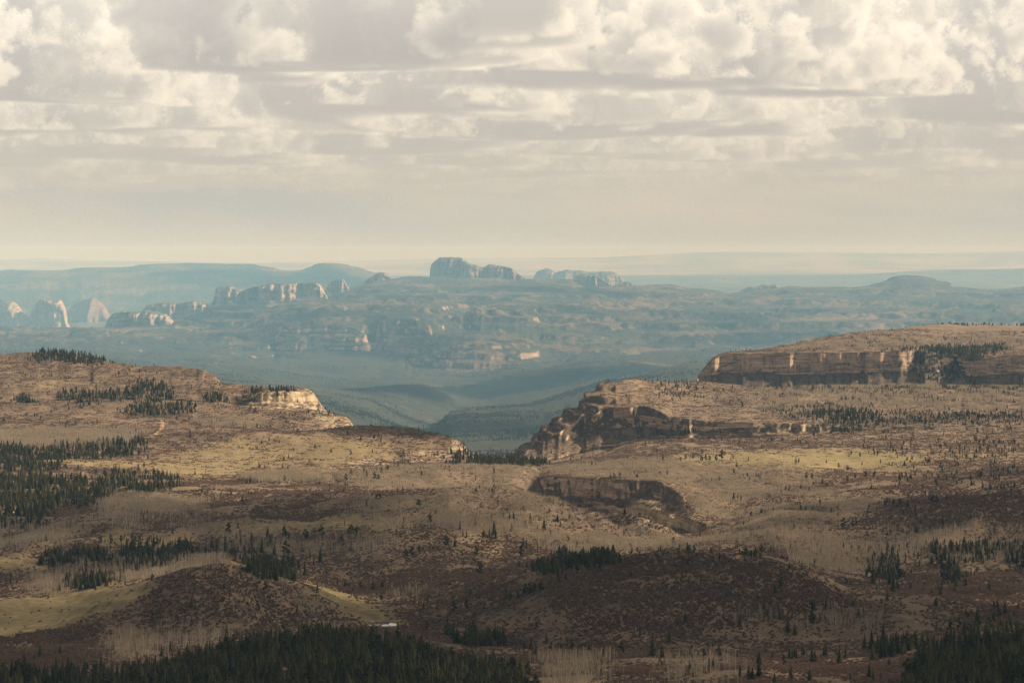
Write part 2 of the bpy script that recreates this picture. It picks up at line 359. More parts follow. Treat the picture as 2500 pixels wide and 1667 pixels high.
# incised canyons of the hazy tableland
L(12, 0, "-900,850,17700 0,850,17700 300,853,17700 600,868,17700 680,872,17900 800,876,17900 914,878,17900 980,885,17700 1020,905,17300 1060,918,17050 1120,925,16950 1200,918,16950 1300,898,17150 1400,886,17400 1600,872,17600 2500,845,17600 3400,845,17600")
L(30, 1, "-900,835,18200 0,836,18200 300,838,18200 600,850,18200 670,840,18300 690,812,18350 760,803,18400 850,802,18350 885,815,18250 905,850,18150 925,830,18250 940,800,18400 1000,786,18500 1040,800,18400 1056,850,17900 1064,858,17500 1120,850,17350 1200,848,17350 1270,856,17400 1320,872,17600 1400,875,17700 1600,864,17900 2500,835,17900 3400,835,17900")
L(12, 0, "-900,825,19500 0,826,19500 300,825,19500 600,825,19500 690,800,19300 760,792,19300 900,790,19300 1000,776,19300 1060,800,19200 1100,825,19000 1200,825,19000 1300,835,19000 1500,838,19000 1800,835,19000 2500,815,19000 3400,815,19000")
L(16, 1, "-900,818,19900 0,818,19900 300,817,19900 600,812,19900 690,786,19900 760,776,19900 900,766,19900 940,758,19950 1060,768,19900 1100,790,19700 1140,800,19600 1160,776,19700 1260,774,19700 1320,795,19600 1500,820,19600 1800,815,19600 2500,795,19600 3400,795,19600")
L(64, 0, "-900,812,22500 0,815,22500 250,818,22500 400,800,22500 480,790,22500 520,765,22500 700,752,22500 1000,735,22500 1300,745,22500 1600,765,22500 1800,772,22500 2100,768,22500 2500,755,22500 3400,755,22500")
L(56, 0, "-900,812,25000 0,812,25000 250,815,25000 400,795,25000 500,755,25000 600,738,25000 790,730,25000 900,712,25000 1063,704,25000 1250,707,25000 1390,712,25000 1570,722,25000 1770,733,25000 2037,728,25000 2212,718,25000 2420,728,25000 2600,722,25000 3400,720,25000")
L(36, 0, "-900,820,27500 0,820,27500 250,815,27500 400,795,27500 500,752,27500 600,735,27500 790,722,27500 900,692,27500 983,677,27500 1063,675,27500 1250,681,27500 1390,683,27500 1425,703,27500 1570,699,27500 1633,694,27500 1770,714,27500 1877,709,27500 1925,699,27500 2037,700,27500 2080,702,27500 2150,691,27500 2190,672,27500 2212,669,27500 2250,671,27500 2292,684,27500 2318,688,27500 2328,700,27500 2420,709,27500 2500,701,27500 2600,700,27500 3400,700,27500")
L(6, 0, "-900,800,30500 0,800,30500 250,800,30500 500,775,30500 900,745,30500 1250,735,30500 2000,745,30500 3400,740,30500")
L(10, 0, "-900,758,33500 0,758,33500 400,760,33500 600,750,33500 800,738,33500 900,728,33500 1250,722,33500 2500,722,33500 3400,722,33500")
L(22, 1, "-900,690,36000 0,690,36000 200,685,36000 400,680,36000 600,690,36000 800,685,36000 900,700,36000 1000,712,36000 1250,714,36000 2500,716,36000 3400,716,36000")
L(18, 0, "-900,662,38500 0,660,38500 160,658,38500 255,651,38500 298,650,38500 425,642,38500 530,641,38500 585,641,38500 638,646,38500 707,661,38500 744,656,38500 770,643,38500 787,639,38500 829,642,38500 872,651,38500 914,666,38500 946,680,38500 1000,700,38500 2500,712,38500 3400,712,38500")
L(6, 0, "-900,705,44000 0,705,44000 3400,705,44000")
L(14, 0, "-900,692,52000 0,692,52000 1500,692,52000 1600,687,52000 1675,683,52000 1730,678,52000 1940,677,52000 2150,666,52000 2260,658,52000 2500,651,52000 2600,648,52000 3400,640,52000")
L(6, 0, "-900,672,60000 0,672,60000 1500,672,60000 2500,668,60000 3400,668,60000")
L(14, 0, "-900,654,78000 0,654,78000 1500,653,78000 2500,652,78000 3400,652,78000")
L(14, 0, "-900,634,88000 0,632,88000 60,629,88000 110,625,88000 160,629,88000 300,634,88000 480,637,88000 640,640,88000 900,632,88000 1060,628,88000 1250,625,88000 1450,624,88000 1516,621,88000 1590,616,88000 1700,609,88000 1760,608,88000 2050,610,88000 2250,612,88000 2400,609,88000 2500,605,88000 2700,603,88000 3400,605,88000")
L(3, 0, "-900,665,96000 3400,665,96000")

cols = np.concatenate([np.arange(-900, -220, 20.0), np.arange(-220, 2720, 3.2), np.arange(2720, 3401, 20.0)])
NCOL = len(cols)

def gsm(a, sig):
    """gaussian smoothing over columns measured in photograph pixels (dense part only)"""
    k = np.arange(-12, 13)
    w = np.exp(-0.5 * (k * 3.2 / sig) ** 2)
    w /= w.sum()
    p = np.pad(a, 12, mode='edge')
    return np.convolve(p, w, mode='valid')

Ds, Zs = [], []
for rows, cliff, p in LN:
    px = np.array([t[0] for t in p]); py = np.array([t[1] for t in p]); pd = np.array([t[2] for t in p])
    li = len(Ds)
    soft = 16.0 if li < 11 else (9.0 if 16 <= li <= 17 else 5.0)
    y = gsm(np.interp(cols, px, py), soft)
    d = gsm(np.interp(cols, px, pd), max(soft * 1.3, 7.0))
    Ds.append(d); Zs.append((YH - y) / F * d)
Dg, Zg, segi, segt = [Ds[0]], [Zs[0]], [0], [0.0]
row_of_line = [0]
for i in range(1, len(LN)):
    n = LN[i][0]
    for k in range(1, n + 1):
        t = k / n
        Dg.append(Ds[i - 1] * (1 - t) + Ds[i] * t)
        Zg.append(Zs[i - 1] * (1 - t) + Zs[i] * t)
        segi.append(i); segt.append(t)
    row_of_line.append(len(Dg) - 1)
Dg, Zg = np.array(Dg), np.array(Zg)
segi, segt = np.array(segi), np.array(segt)
NROW = len(Dg)
cl = np.array([LN[i][1] for i in segi])
# round the profile away from cliffs
near_cliff = np.zeros(NROW)
for r in range(NROW):
    lo, hi = max(0, r - 2), min(NROW, r + 3)
    near_cliff[r] = cl[lo:hi].max() > 0 and (cl[lo:hi] == 1).any()
w = np.where(near_cliff > 0, 0.0, 1.0)[:, None]
for it in range(5):
    zz = Zg.copy()
    zz[1:-1] = 0.25 * Zg[:-2] + 0.5 * Zg[1:-1] + 0.25 * Zg[2:]
    Zg = Zg + (zz - Zg) * w * 0.9

CC = np.broadcast_to(cols, Dg.shape)
Xg = (CC - CX) / F * Dg
# how much each distance band is crumpled
def band(d, pts):
    return np.interp(d, [push(p[0]) for p in pts], [p[1] for p in pts])
UNP = np.interp(Dg, _TO, _FROM)
RAT = Dg / np.maximum(UNP, 1)                 # how much the far country was stretched
A1 = RAT * band(Dg, [(60, 0), (1200, 3), (2000, 10), (2250, 12), (2600, 21), (4000, 24), (4400, 15), (5200, 11), (6500, 8), (7800, 6), (9500, 12), (10500, 32), (11500, 50), (15000, 58), (17000, 80), (20000, 125), (25500, 100), (27600, 35), (28000, 30), (30000, 40), (38000, 60), (60000, 12), (96000, 10)])
lam = RAT * band(Dg, [(60, 190), (4000, 190), (7500, 260), (9500, 400), (12000, 700), (20000, 760), (30000, 1100), (96000, 5000)])
# noise evaluated at fixed wavelengths and blended, so the field stays continuous
def layered(lams, seed, ridged=False, oct=4):
    out = np.zeros_like(Dg)
    ll = np.log(lam)
    ls = [math.log(v) for v in lams]
    for i, l in enumerate(lams):
        wgt = np.clip(1 - np.abs(ll - ls[i]) / (ls[1] - ls[0]), 0, 1)
        if i == 0: wgt = np.where(ll < ls[0], 1, wgt)
        if i == len(lams) - 1: wgt = np.where(ll > ls[-1], 1, wgt)
        m = wgt.max(axis=1) > 0
        out[m] += wgt[m] * fbm(Xg[m] / l, Dg[m] / l, oct, seed + i, ridged=ridged)
    return out
NZ = layered([210, 420, 840, 1680, 3360, 6720, 13440], 11, oct=5)
NR = layered([210, 420, 840, 1680, 3360, 6720, 13440], 51, ridged=True, oct=4)
crest = np.zeros(NROW)
amp_row = np.ones(NROW)
amp_row[cl == 1] = 0.55
# skyline lines keep their surveyed height
for li in (len(LN) - 3, len(LN) - 6, len(LN) - 8, len(LN) - 11):
    pass
ridge_mix = band(Dg, [(60, 0.45), (4200, 0.45), (5000, 0.3), (9000, 0.35), (12000, 0.6), (17000, 0.75), (40000, 0.75), (60000, 0.2), (96000, 0.2)])
dz = A1 * ((1 - ridge_mix) * NZ * 1.3 + ridge_mix * (NR - 0.15) * 1.1)
keep = {37: 0.35, 40: 0.5}
Zg = Zg + dz * amp_row[:, None]
small = RAT * band(Dg, [(60, 0), (1500, 2.0), (2300, 4.0), (4200, 4.5), (5000, 3.0), (8000, 2.4), (10000, 2.5), (28000, 5), (40000, 5), (60000, 0), (96000, 0)])
Zg = Zg + small * (0.5 * layered([60, 120, 240, 480, 960, 1920, 3840], 91, oct=3) + 0.7 * layered([110, 220, 440, 880, 1760, 3520], 95, oct=3, ridged=True))
# ledges: horizontal benches where the land is layered rock
def terrace(z, per, k):
    u = z / per
    f = u - np.floor(u)
    s = np.clip((f - 0.5) * k + 0.5, 0, 1)
    s = s * s * (3 - 2 * s)
    return (np.floor(u) + s) * per
tw = band(Dg, [(60, 0), (15500, 0), (17000, 0.5), (24000, 0.45), (27000, 0.3), (28500, 0.2), (33000, 0.6), (37000, 0.6), (40000, 0), (96000, 0)])
wob = 60 * pn(Xg / 6000, Dg / 6000, 5)
Zt = terrace(Zg + wob, 140.0, 2.6) - wob
Zg = Zg + (Zt - Zg) * tw
# headland and canyon walls: stacked ledges between the pale sandstone and the dark talus
hw = (np.isin(segi, [22]) * 1.0)[:, None] * np.clip((CC - 1240) / 60, 0, 1) * np.clip((1640 - CC) / 120, 0, 1)
wob2 = 6 * pn(Xg / 90, Dg / 90, 8)
Zt = terrace(Zg + wob2, 21.0, 3.2) - wob2
Zg = Zg + (Zt - Zg) * hw * 0.9
# cliffs: buttresses, cracks and bedding pushed in and out along the view
for li, (rows, cliff, p) in enumerate(LN):
    if cliff == 0: continue
    r0, r1 = row_of_line[li - 1], row_of_line[li]
    sl = slice(r0, r1 + 1)
    d = Dg[r0].mean()
    k = d / 6000.0
    t = np.linspace(0, 1, r1 - r0 + 1)[:, None]
    env = np.sin(np.pi * np.clip(t, 0, 1)) ** 0.5
    x, z = Xg[sl], Zg[sl]
    gap = np.maximum(Dg[r1] - Dg[r0], 1)
    a = np.minimum(gap * 0.45, 26 * k)
    but = fbm(x / (60 * k), z / (160 * k), 3, 200 + li)
    crack = fbm(x / (14 * k), z / (60 * k), 3, 230 + li, ridged=True)
    bed = fbm(z / (15.0 * k) + 0.9 * but, x / (120 * k), 3, 260 + li, gain=0.7)
    Dg[sl] = Dg[sl] + a * env * (0.75 * but + 0.34 * crack + 0.18 * bed)
    if li in (21, 25):                          # talus apron against the foot of the wall
        Dg[sl] = Dg[sl] - np.clip(0.38 - t, 0, 1) / 0.38 * 30 * k * np.clip((Zg[r1] - Zg[r0]) / (30 * k), 0, 1)
    # square-cut buttresses: the whole wall steps in and out
    xx = Xg[(r0 + r1) // 2]
    def cells(w_, sd):
        u = xx / w_ + 0.35 * pn(xx / (w_ * 2.3), xx * 0 + sd, 270 + li)
        i0 = np.floor(u).astype(int); f = u - np.floor(u)
        val = lambda i: _GX[_PERM[(i + sd * 17) & 1023]]
        return val(i0) + (val(i0 + 1) - val(i0)) * np.clip((f - 0.86) / 0.14, 0, 1)
    fac = (11 * cells(46 * k, 3 + li) + 6 * cells(19 * k, 5 + li) + 15 * cells(115 * k, 9 + li)) * k
    if d > 12000: fac = fac * 0.45
    fac = fac * np.clip((Zg[r1] - Zg[r0]) / (14 * k), 0, 1)
    NT_ = 7
    for r in range(max(0, r0 - NT_), min(NROW, r1 + NT_ + 1)):
        wgt = 1.0 if r0 <= r <= r1 else 1 - (r0 - r if r < r0 else r - r1) / (NT_ + 1.0)
        Dg[r] = Dg[r] + fac * wgt
    top = fbm(x[-1] / (45 * k), x[-1] * 0 + 3.3, 3, 290 + li) * 2.5 * k
    Zg[r1] += top
    if r1 + 1 < NROW: Zg[r1 + 1] += top * 0.6
Dg = np.maximum.accumulate(Dg + np.arange(NROW)[:, None] * 1e-3, axis=0)
Xg = (CC - CX) / F * Dg
# pond basin: level ground
POND_Z = (YH - 1523.5) / F * 2550.0
pm = np.exp(-(((CC - 933) / 62) ** 4)) * np.exp(-(((Dg - 2552) / 42) ** 4))
Zg = Zg * (1 - pm) + (POND_Z - 0.9) * pm

PY = YH - Zg / Dg * F                         # photograph row of every terrain point
runmin = np.minimum.accumulate(np.where(np.arange(NROW)[:, None] < 10, 5000, PY), axis=0)
VIS = PY <= runmin + 0.01                     # seen from the overlook
NEARVIS = PY <= runmin + 14

# ------------------------------------------------------------------ land cover: who grows where
def inpoly(px, py, poly):
    c = np.zeros(px.shape, bool)
    n = len(poly)
    for i in range(n):
        x1, y1 = poly[i]; x2, y2 = poly[(i + 1) % n]
        if y1 == y2: continue
        m = ((y1 > py) != (y2 > py)) & (px < (x2 - x1) * (py - y1) / (y2 - y1) + x1)
        c ^= m
    return c
WX = CC + 34 * fbm(Xg / 60, Dg / 60, 4, 301, gain=0.65)
WY = PY + 11 * fbm(Xg / 50, Dg / 50, 4, 302, gain=0.65)
VROW = NEARVIS
def zone(pts, val=1.0, warp=1.0, dmax=9e9, dmin=0):
    p = [tuple(float(v) for v in t.split(',')) for t in pts.split()]
    xs = [a for a, b in p]; ys = [b for a, b in p]
    m = (CC > min(xs) - 40) & (CC < max(xs) + 40) & (PY > min(ys) - 20) & (PY < max(ys) + 20) & VROW & (Dg < dmax) & (Dg > dmin)
    out = np.zeros(Dg.shape)
    i = np.where(m)
    out[i] = inpoly(CC[i] + (WX[i] - CC[i]) * warp, PY[i] + (WY[i] - PY[i]) * warp, p) * val
    return out
def blur(a):
    b = a.copy()
    b[1:-1] = 0.25 * a[:-2] + 0.5 * a[1:-1] + 0.25 * a[2:]
    c = b.copy()
    c[:, 1:-1] = 0.25 * b[:, :-2] + 0.5 * b[:, 1:-1] + 0.25 * b[:, 2:]
    return c

Z0 = np.zeros(Dg.shape)
grass, green, pale, forest = Z0.copy(), Z0.copy(), Z0.copy(), Z0.copy()
MEADOWS = [("-230,1490 60,1455 160,1432 300,1424 385,1416 398,1428 350,1450 285,1477 232,1496 150,1532 0,1556 -60,1560", 1.0, 0.35),
           ("735,1425 800,1428 870,1450 920,1480 985,1505 1000,1535 950,1545 880,1530 850,1500 800,1465", 0.85, 0.8),
           ("480,1285 600,1272 760,1262 880,1255 985,1275 960,1300 800,1296 640,1312 520,1310", 0.9, 0.6),
           ("-230,1350 60,1356 140,1380 150,1396 60,1392 -230,1388", 1.0, 0.6),
           ("200,1290 330,1300 470,1310 420,1335 260,1325 180,1315", 0.7, 0.5),
           ("430,1105 560,1068 700,1060 840,1062 920,1078 980,1095 960,1120 880,1125 820,1150 640,1165 470,1150 380,1120", 0.6, 0.4),
           ("-230,1125 120,1118 320,1125 480,1132 640,1152 480,1168 240,1140 60,1140", 0.75, 0.25),
           ("1640,1108 1760,1102 1900,1098 2080,1092 2240,1100 2300,1120 2200,1142 2040,1150 1960,1160 1900,1135 1760,1140 1650,1135", 0.85, 0.75),
           ("2250,1095 2400,1092 2500,1105 2500,1125 2350,1120", 0.5, 0.4),
           ("1815,953 1850,950 1856,960 1824,964", 1.0, 1.0), ("1990,965 2080,962 2100,975 2010,978", 0.6, 0.6),
           ("60,930 180,925 200,945 80,950", 0.4, 0.5), ("0,945 55,938 60,955 0,958", 0.7, 0.5)]
for pts, v, gr in MEADOWS:
    zz = zone(pts, v)
    grass = np.maximum(grass, zz); green = np.maximum(green, zz * gr)
ASPEN = [("-230,1290 160,1285 170,1320 90,1342 -230,1345", 0.9), ("75,1400 165,1398 165,1450 70,1452", 0.9), ("160,1372 300,1378 420,1366 560,1366 545,1385 430,1402 320,1420 160,1420", 1.0),
         ("250,1215 500,1222 470,1290 300,1298 240,1270", 0.55), ("265,1545 390,1540 400,1625 270,1620", 0.7), ("405,1520 545,1522 540,1585 405,1580", 0.6),
         ("860,1215 1070,1212 1200,1194 1300,1208 1400,1232 1560,1285 1640,1305 1650,1340 1540,1350 1400,1360 1300,1330 1100,1290 900,1290", 1.0),
         ("540,1290 800,1300 960,1310 1000,1345 800,1350 560,1345", 0.5),
         ("860,1150 1000,1135 1150,1134 1320,1134 1330,1160 1300,1200 1230,1188 1100,1195 900,1190 800,1182", 0.9),
         ("600,1158 860,1150 860,1180 640,1176", 0.6),
         ("1380,1128 1640,1120 1760,1140 1900,1145 2010,1160 2000,1200 2100,1215 2130,1260 2000,1300 1860,1310 1780,1300 1700,1240 1640,1180 1500,1165 1380,1160", 0.85),
         ("1640,1310 1800,1310 1950,1300 1850,1340 1700,1345 1650,1345", 0.8),
         ("1900,1310 2100,1295 2300,1290 2210,1380 2080,1400 1950,1385", 0.8), ("2180,1290 2720,1280 2720,1375 2240,1380", 0.5),
         ("1330,1600 1480,1600 1490,1680 1330,1680", 0.9), ("1600,1610 1790,1610 1800,1680 1600,1680", 0.5), ("2000,1480 2140,1490 2130,1545 1990,1550", 0.7),
         ("1780,1500 1880,1495 1900,1545 1790,1545", 0.4),
         ("1830,962 1960,948 2200,944 2720,950 2720,1000 2300,1005 2100,1000 1960,1010 1850,1005", 0.9),
         ("1918,842 2100,833 2300,828 2720,830 2720,855 2250,848 2050,852 1930,856", 0.9),
         ("-230,1050 150,1052 330,1055 300,1085 150,1090 -230,1085", 0.6), ("200,945 250,935 260,965 210,970", 0.7), ("270,975 400,970 400,990 280,995", 0.7), ("480,1020 620,1020 640,1040 500,1045", 0.25),
         ("700,1420 760,1440 830,1490 800,1520 730,1480", 0.5), ("940,1440 1040,1430 1040,1470 950,1475", 0.35)]
for pts, v in ASPEN:
    pale = np.maximum(pale, zone(pts, v))
FOREST = [  # polygon, density 0..1, phrase used in labels
    ("545,1600 620,1572 700,1558 850,1558 950,1574 1060,1603 1130,1628 1260,1652 1380,1760 420,1760 380,1660 480,1610", 1.0),
    ("1080,1545 1180,1540 1240,1560 1220,1585 1130,1580", 0.8), ("-230,1640 230,1650 420,1640 520,1760 -230,1760", 0.35),
    ("2230,1612 2300,1582 2380,1560 2720,1535 2720,1760 2180,1760 2215,1650", 1.0), ("2130,1580 2240,1575 2260,1600 2150,1608", 0.9),
    ("-230,1150 60,1160 200,1165 260,1180 255,1230 160,1240 -230,1250", 0.6), ("-230,1235 120,1240 110,1285 -230,1290", 0.55),
    ("250,1150 450,1165 440,1200 260,1205", 0.35), ("-230,1085 60,1090 160,1105 150,1150 -230,1155", 0.6), ("140,1085 250,1075 360,1080 370,1105 260,1122 150,1120", 0.5),
    ("75,868 130,856 200,858 280,884 250,892 150,886 80,884", 0.9), ("280,955 350,930 420,938 425,975 350,985 285,978", 0.8), ("300,995 400,985 480,985 480,1005 400,1018 310,1012", 0.75),
    ("135,960 180,950 230,965 225,985 150,985", 0.7), ("240,960 272,955 275,985 245,988", 0.7), ("490,965 560,965 560,985 495,985", 0.6), ("605,955 720,950 720,962 610,972", 0.6),
    ("30,965 80,965 80,985 30,985", 0.5), ("180,985 210,985 210,1005 180,1005", 0.6),
    ("90,1350 260,1350 262,1392 100,1388", 0.55), ("293,1345 460,1330 462,1385 300,1396", 0.65), ("255,1318 410,1312 410,1345 260,1345", 0.3),
    ("590,1370 718,1370 716,1420 600,1408", 0.9), ("160,1405 282,1408 282,1438 165,1438", 0.5), ("470,1320 640,1318 640,1360 480,1362", 0.16),
    ("1160,1118 1330,1120 1330,1138 1165,1138", 0.9), ("1098,1090 1142,1092 1145,1135 1100,1135", 0.8),
    ("1350,1350 1510,1365 1520,1388 1400,1388 1355,1370", 0.6), ("1290,1380 1400,1378 1390,1402 1295,1402", 0.5),
    ("2120,1345 2200,1345 2200,1430 2125,1420", 0.4), ("2225,1330 2720,1320 2720,1390 2230,1380", 0.45), ("2290,1390 2350,1380 2330,1440 2290,1440", 0.4),
    ("2231,858 2300,846 2380,850 2395,875 2372,938 2262,940 2240,905", 0.95), ("2180,850 2240,852 2240,866 2180,866", 0.5), ("2380,840 2470,838 2470,858 2400,865", 0.5),
    ("1850,990 2040,990 2200,1010 2500,1000 2500,1040 2250,1040 2100,1045 1900,1020", 0.30), ("2020,1005 2110,1005 2110,1055 2030,1055", 0.6), ("1900,950 2720,940 2720,962 2000,962", 0.22),
    ("1600,935 1720,935 1720,975 1600,975", 0.22), ("1570,1030 1720,1035 1720,1068 1580,1068", 0.4), ("770,975 800,985 840,1010 800,1010", 0.4),
    ("2100,1080 2500,1070 2500,1200 2200,1190", 0.06), ("1790,1330 1960,1290 1970,1305 1880,1360 1800,1372", 0.10)]
for pts, v in FOREST:
    forest = np.maximum(forest, zone(pts, v))
def box(a, n, axis):
    k = np.cumsum(np.concatenate([np.repeat(np.take(a, [0], axis), n + 1, axis), a, np.repeat(np.take(a, [-1], axis), n, axis)], axis), axis)
    m = a.shape[axis]
    return (np.take(k, np.arange(2 * n + 1, 2 * n + 1 + m), axis) - np.take(k, np.arange(0, m), axis)) / (2 * n + 1)
def feather(a, nc, nr, rough, seed, lo=0.30, gain=2.2):
    """soften a surveyed patch and tear its border with noise"""
    soft = lambda v: box(box(box(box(v, nc, 1), nr, 0), nc, 1), nr, 0)
    b = soft((a > 0).astype(float))
    val = soft(a) / np.maximum(b, 1e-3)
    n = fbm(Xg / 38, Dg / 60, 4, seed, gain=0.7) * rough
    return np.clip((b + n * np.clip(b * 4, 0, 1) - lo) * gain, 0, 1) * val
forest = feather(forest, 7, 1, 0.42, 341, 0.22, 1.6)
pale = feather(pale, 13, 2, 0.48, 342, 0.18, 1.5)
VLAND = Dg < 11000
thicket = Z0.copy()
for pts, v in [("770,1056 918,1044 1000,1047 1105,1068 1135,1080 1090,1095 1000,1085 880,1072", 1.0), ("1280,1440 1400,1398 1543,1362 1640,1349 1814,1366 1890,1374 2000,1416 2060,1446 2000,1500 1850,1540 1600,1550 1400,1520", 1.0),
               ("300,1475 393,1421 446,1400 557,1384 679,1422 790,1460 840,1500 700,1530 520,1515 380,1540", 0.95), ("820,1385 1050,1395 1300,1385 1250,1440 1100,1480 1000,1475 900,1440", 0.95), ("-230,1560 150,1535 260,1520 280,1600 200,1640 -230,1640", 0.9),
               ("1900,1290 2080,1262 2300,1215 2720,1190 2720,1270 2300,1280 2060,1300", 0.9), ("1290,1215 1560,1225 1660,1290 1600,1318 1400,1290", 1.0), ("2200,1400 2500,1390 2500,1470 2250,1460", 0.9), ("-230,870 200,875 300,890 260,930 -230,940", 0.8)]:
    thicket = np.maximum(thicket, zone(pts, v))
thicket = feather(thicket, 12, 2, 0.4, 345, 0.15, 1.4)
VARM = fbm(Xg / 420, Dg / 420, 3, 346)
DISTN = fbm(Xg / 140, Dg / 140, 4, 330)
DISTN2 = fbm(Xg / 45, Dg / 45, 3, 331)
# slope
def gradz():
    dxx = np.gradient(Xg, axis=1); dzx = np.gradient(Zg, axis=1)
    ddr = np.gradient(Dg, axis=0); dzr = np.gradient(Zg, axis=0)
    # remove the part of the along-row gradient that is due to distance changing with column
    ddc = np.gradient(Dg, axis=1)
    sy = dzr / np.where(np.abs(ddr) < 0.05, 0.05, ddr)
    sx = (dzx - sy * ddc) / np.maximum(dxx, 0.05)
    return np.sqrt(sx * sx + sy * sy)
SLOPE = np.clip(gradz(), 0, 6)
isc = (cl == 1)[:, None] & (SLOPE > 0.8)
steep = SLOPE > 0.85
# painted outcrops of bare rock
rockz = Z0.copy()
for pts, v in [("1060,1110 960,1130 900,1120 990,1105", 0.7), ("800,1135 900,1118 960,1125 880,1148", 0.5), ("960,1110 1100,1095 1100,1115 1000,1130", 0.6), ("1095,1062 1145,1070 1148,1108 1100,1106", 1),
               ("1800,1040 1900,1030 2040,1038 2040,1052 1850,1062", 0.6), ("2120,1040 2440,1030 2460,1062 2150,1065", 0.4), ("740,1000 790,990 866,1015 866,1056 800,1045", 1.0), ("600,955 700,945 785,945 790,1004 700,1002 610,996", 1.0),
               ("150,1135 220,1125 230,1150 160,1160", 0.3), ("1525,1216 1600,1218 1680,1245 1800,1285 1800,1314 1690,1312 1630,1300 1550,1284", 0.45)]:  # last patch pales the canyon ledge to stand for sunlight on it
    rockz = np.maximum(rockz, zone(pts, v))
green = feather(green, 8, 2, 0.4, 344, 0.05, 1.2); grass = feather(grass, 13, 3, 0.62, 343, 0.24, 1.5); pale = pale; rockz = blur(rockz)

# ------------------------------------------------------------------ materials
def mat(name):
    m = bpy.data.materials.new(name)
    m.use_nodes = True
    m.node_tree.nodes.clear()
    t = NT(m.node_tree)
    bs = t.node('ShaderNodeBsdfPrincipled')
    bs.inputs['Roughness'].default_value = 0.95
    bs.inputs['Specular IOR Level'].default_value = 0.1
    t.t.links.new(bs.outputs[0], t.node('ShaderNodeOutputMaterial').inputs['Surface'])
    return m, t, bs

def rock_colour(t, pos, white=0.0, scale=1.0, tone=None):
    x, y, z = t.sep(pos)
    wv = t.noise(pos, 0.012 / scale, 3, 0.6)
    bedn = t.noise(t.comb(t.mul(x, 0.009 / scale), t.mul(y, 0.009 / scale), t.add(t.mul(z, 0.13 / scale), t.mul(wv, 1.5))), 1.0, 5, 0.7)
    stain = t.noise(t.comb(t.mul(x, 0.09 / scale), t.mul(y, 0.09 / scale), t.mul(z, 0.012 / scale)), 1.0, 4, 0.6)
    a, b, c = tone or ((0.19, 0.130, 0.096), (0.42, 0.300, 0.210), (0.58, 0.460, 0.335))
    r = t.mix(t.step(bedn, 0.36, 0.56), a, b)
    r = t.mix(t.step(bedn, 0.54, 0.68), r, c)
    r = t.mix(t.mul(t.step(stain, 0.48, 0.66), 0.6), r, (0.085, 0.064, 0.055))
    return r

def land_material(name, far, wooded=0.0):
    m, t, bs = mat(name)
    geo = t.node('ShaderNodeNewGeometry')
    pos = geo.outputs['Position']
    nz = t.sep(geo.outputs['Normal'])[2]
    if not far:
        za = t.node('ShaderNodeAttribute', attribute_name='cover')
        g, gg, rk = t.sep(za.outputs['Vector'])
        n1 = t.noise(pos, 0.012, 5, 0.6)
        n2 = t.noise(pos, 0.09, 4, 0.65)
        soil = t.mix(t.step(n1, 0.35, 0.65), (0.128, 0.090, 0.065), (0.205, 0.146, 0.099))
        soil = t.mix(t.mul(t.step(n2, 0.50, 0.72), 0.5), soil, (0.27, 0.20, 0.125))
        tan = t.mix(t.step(n2, 0.35, 0.7), (0.235, 0.178, 0.092), (0.36, 0.275, 0.145))
        grn = t.mix(t.step(n2, 0.3, 0.7), (0.130, 0.122, 0.046), (0.21, 0.185, 0.075))
        tan = t.mix(t.mul(gg, t.step(n1, 0.36, 0.56)), tan, grn)
        n3 = t.noise(pos, 0.028, 5, 0.7)
        tan = t.mix(t.mul(t.step(n3, 0.50, 0.66), 0.8), tan, t.mix(n2, (0.135, 0.098, 0.062), (0.20, 0.145, 0.085)))
        c = t.mix(g, soil, tan)
        rock = rock_colour(t, pos)
        pale_rock = rock_colour(t, pos, tone=((0.22, 0.165, 0.11), (0.46, 0.36, 0.24), (0.62, 0.51, 0.37)))
        rock = t.mix(t.step(rk, 0.15, 0.5), rock, pale_rock)
        slope_n = t.add(nz, t.mul(t.sub(n2, 0.5), 0.28))
        rf = t.math('MAXIMUM', t.step(slope_n, 0.56, 0.40), t.mul(rk, t.step(n2, 0.42, 0.56)))
        # scree and low brush on the in-between slopes, darkened to stand for shade
        c = t.mix(t.mul(t.step(slope_n, 0.88, 0.74), 0.9), c, t.mix(t.step(n2, 0.4, 0.62), (0.060, 0.045, 0.036), (0.125, 0.092, 0.068)))
        c = t.mix(rf, c, rock)
        bmp = t.node('ShaderNodeBump')
        bmp.inputs['Strength'].default_value = 0.8
        bmp.inputs['Distance'].default_value = 1.2
        t.put(bmp.inputs['Height'], t.noise(pos, 0.3, 5, 0.65))
        t.t.links.new(bmp.outputs[0], bs.inputs['Normal'])
    else:
        n1 = t.noise(pos, 0.00055, 5, 0.6)
        n2 = t.noise(pos, 0.008, 5, 0.7)
        woods = t.mix(t.step(n2, 0.35, 0.65), (0.024, 0.029, 0.020), (0.050, 0.050, 0.033))
        open_ = t.mix(t.step(n2, 0.35, 0.7), (0.100, 0.074, 0.050), (0.170, 0.125, 0.085))
        c = t.mix(t.step(t.add(n1, t.mul(t.sub(n2, 0.5), 0.75)), 0.48 + wooded, 0.60 + wooded), woods, open_)
        rock = rock_colour(t, pos, scale=5.5, tone=((0.20, 0.135, 0.10), (0.32, 0.24, 0.18), (0.44, 0.36, 0.28)))
        slope_n = t.add(nz, t.mul(t.sub(n2, 0.5), 0.22))
        c = t.mix(t.step(slope_n, 0.80, 0.66), c, rock)
    t.put(bs.inputs['Base Color'], c)
    return m
M_LAND = land_material('near_land', False)
M_FAR = land_material('far_land', True)
M_PLAIN, _t, _bs = mat('pale_desert')
_n = _t.noise(_t.node('ShaderNodeNewGeometry').outputs['Position'], 0.00012, 4, 0.6)
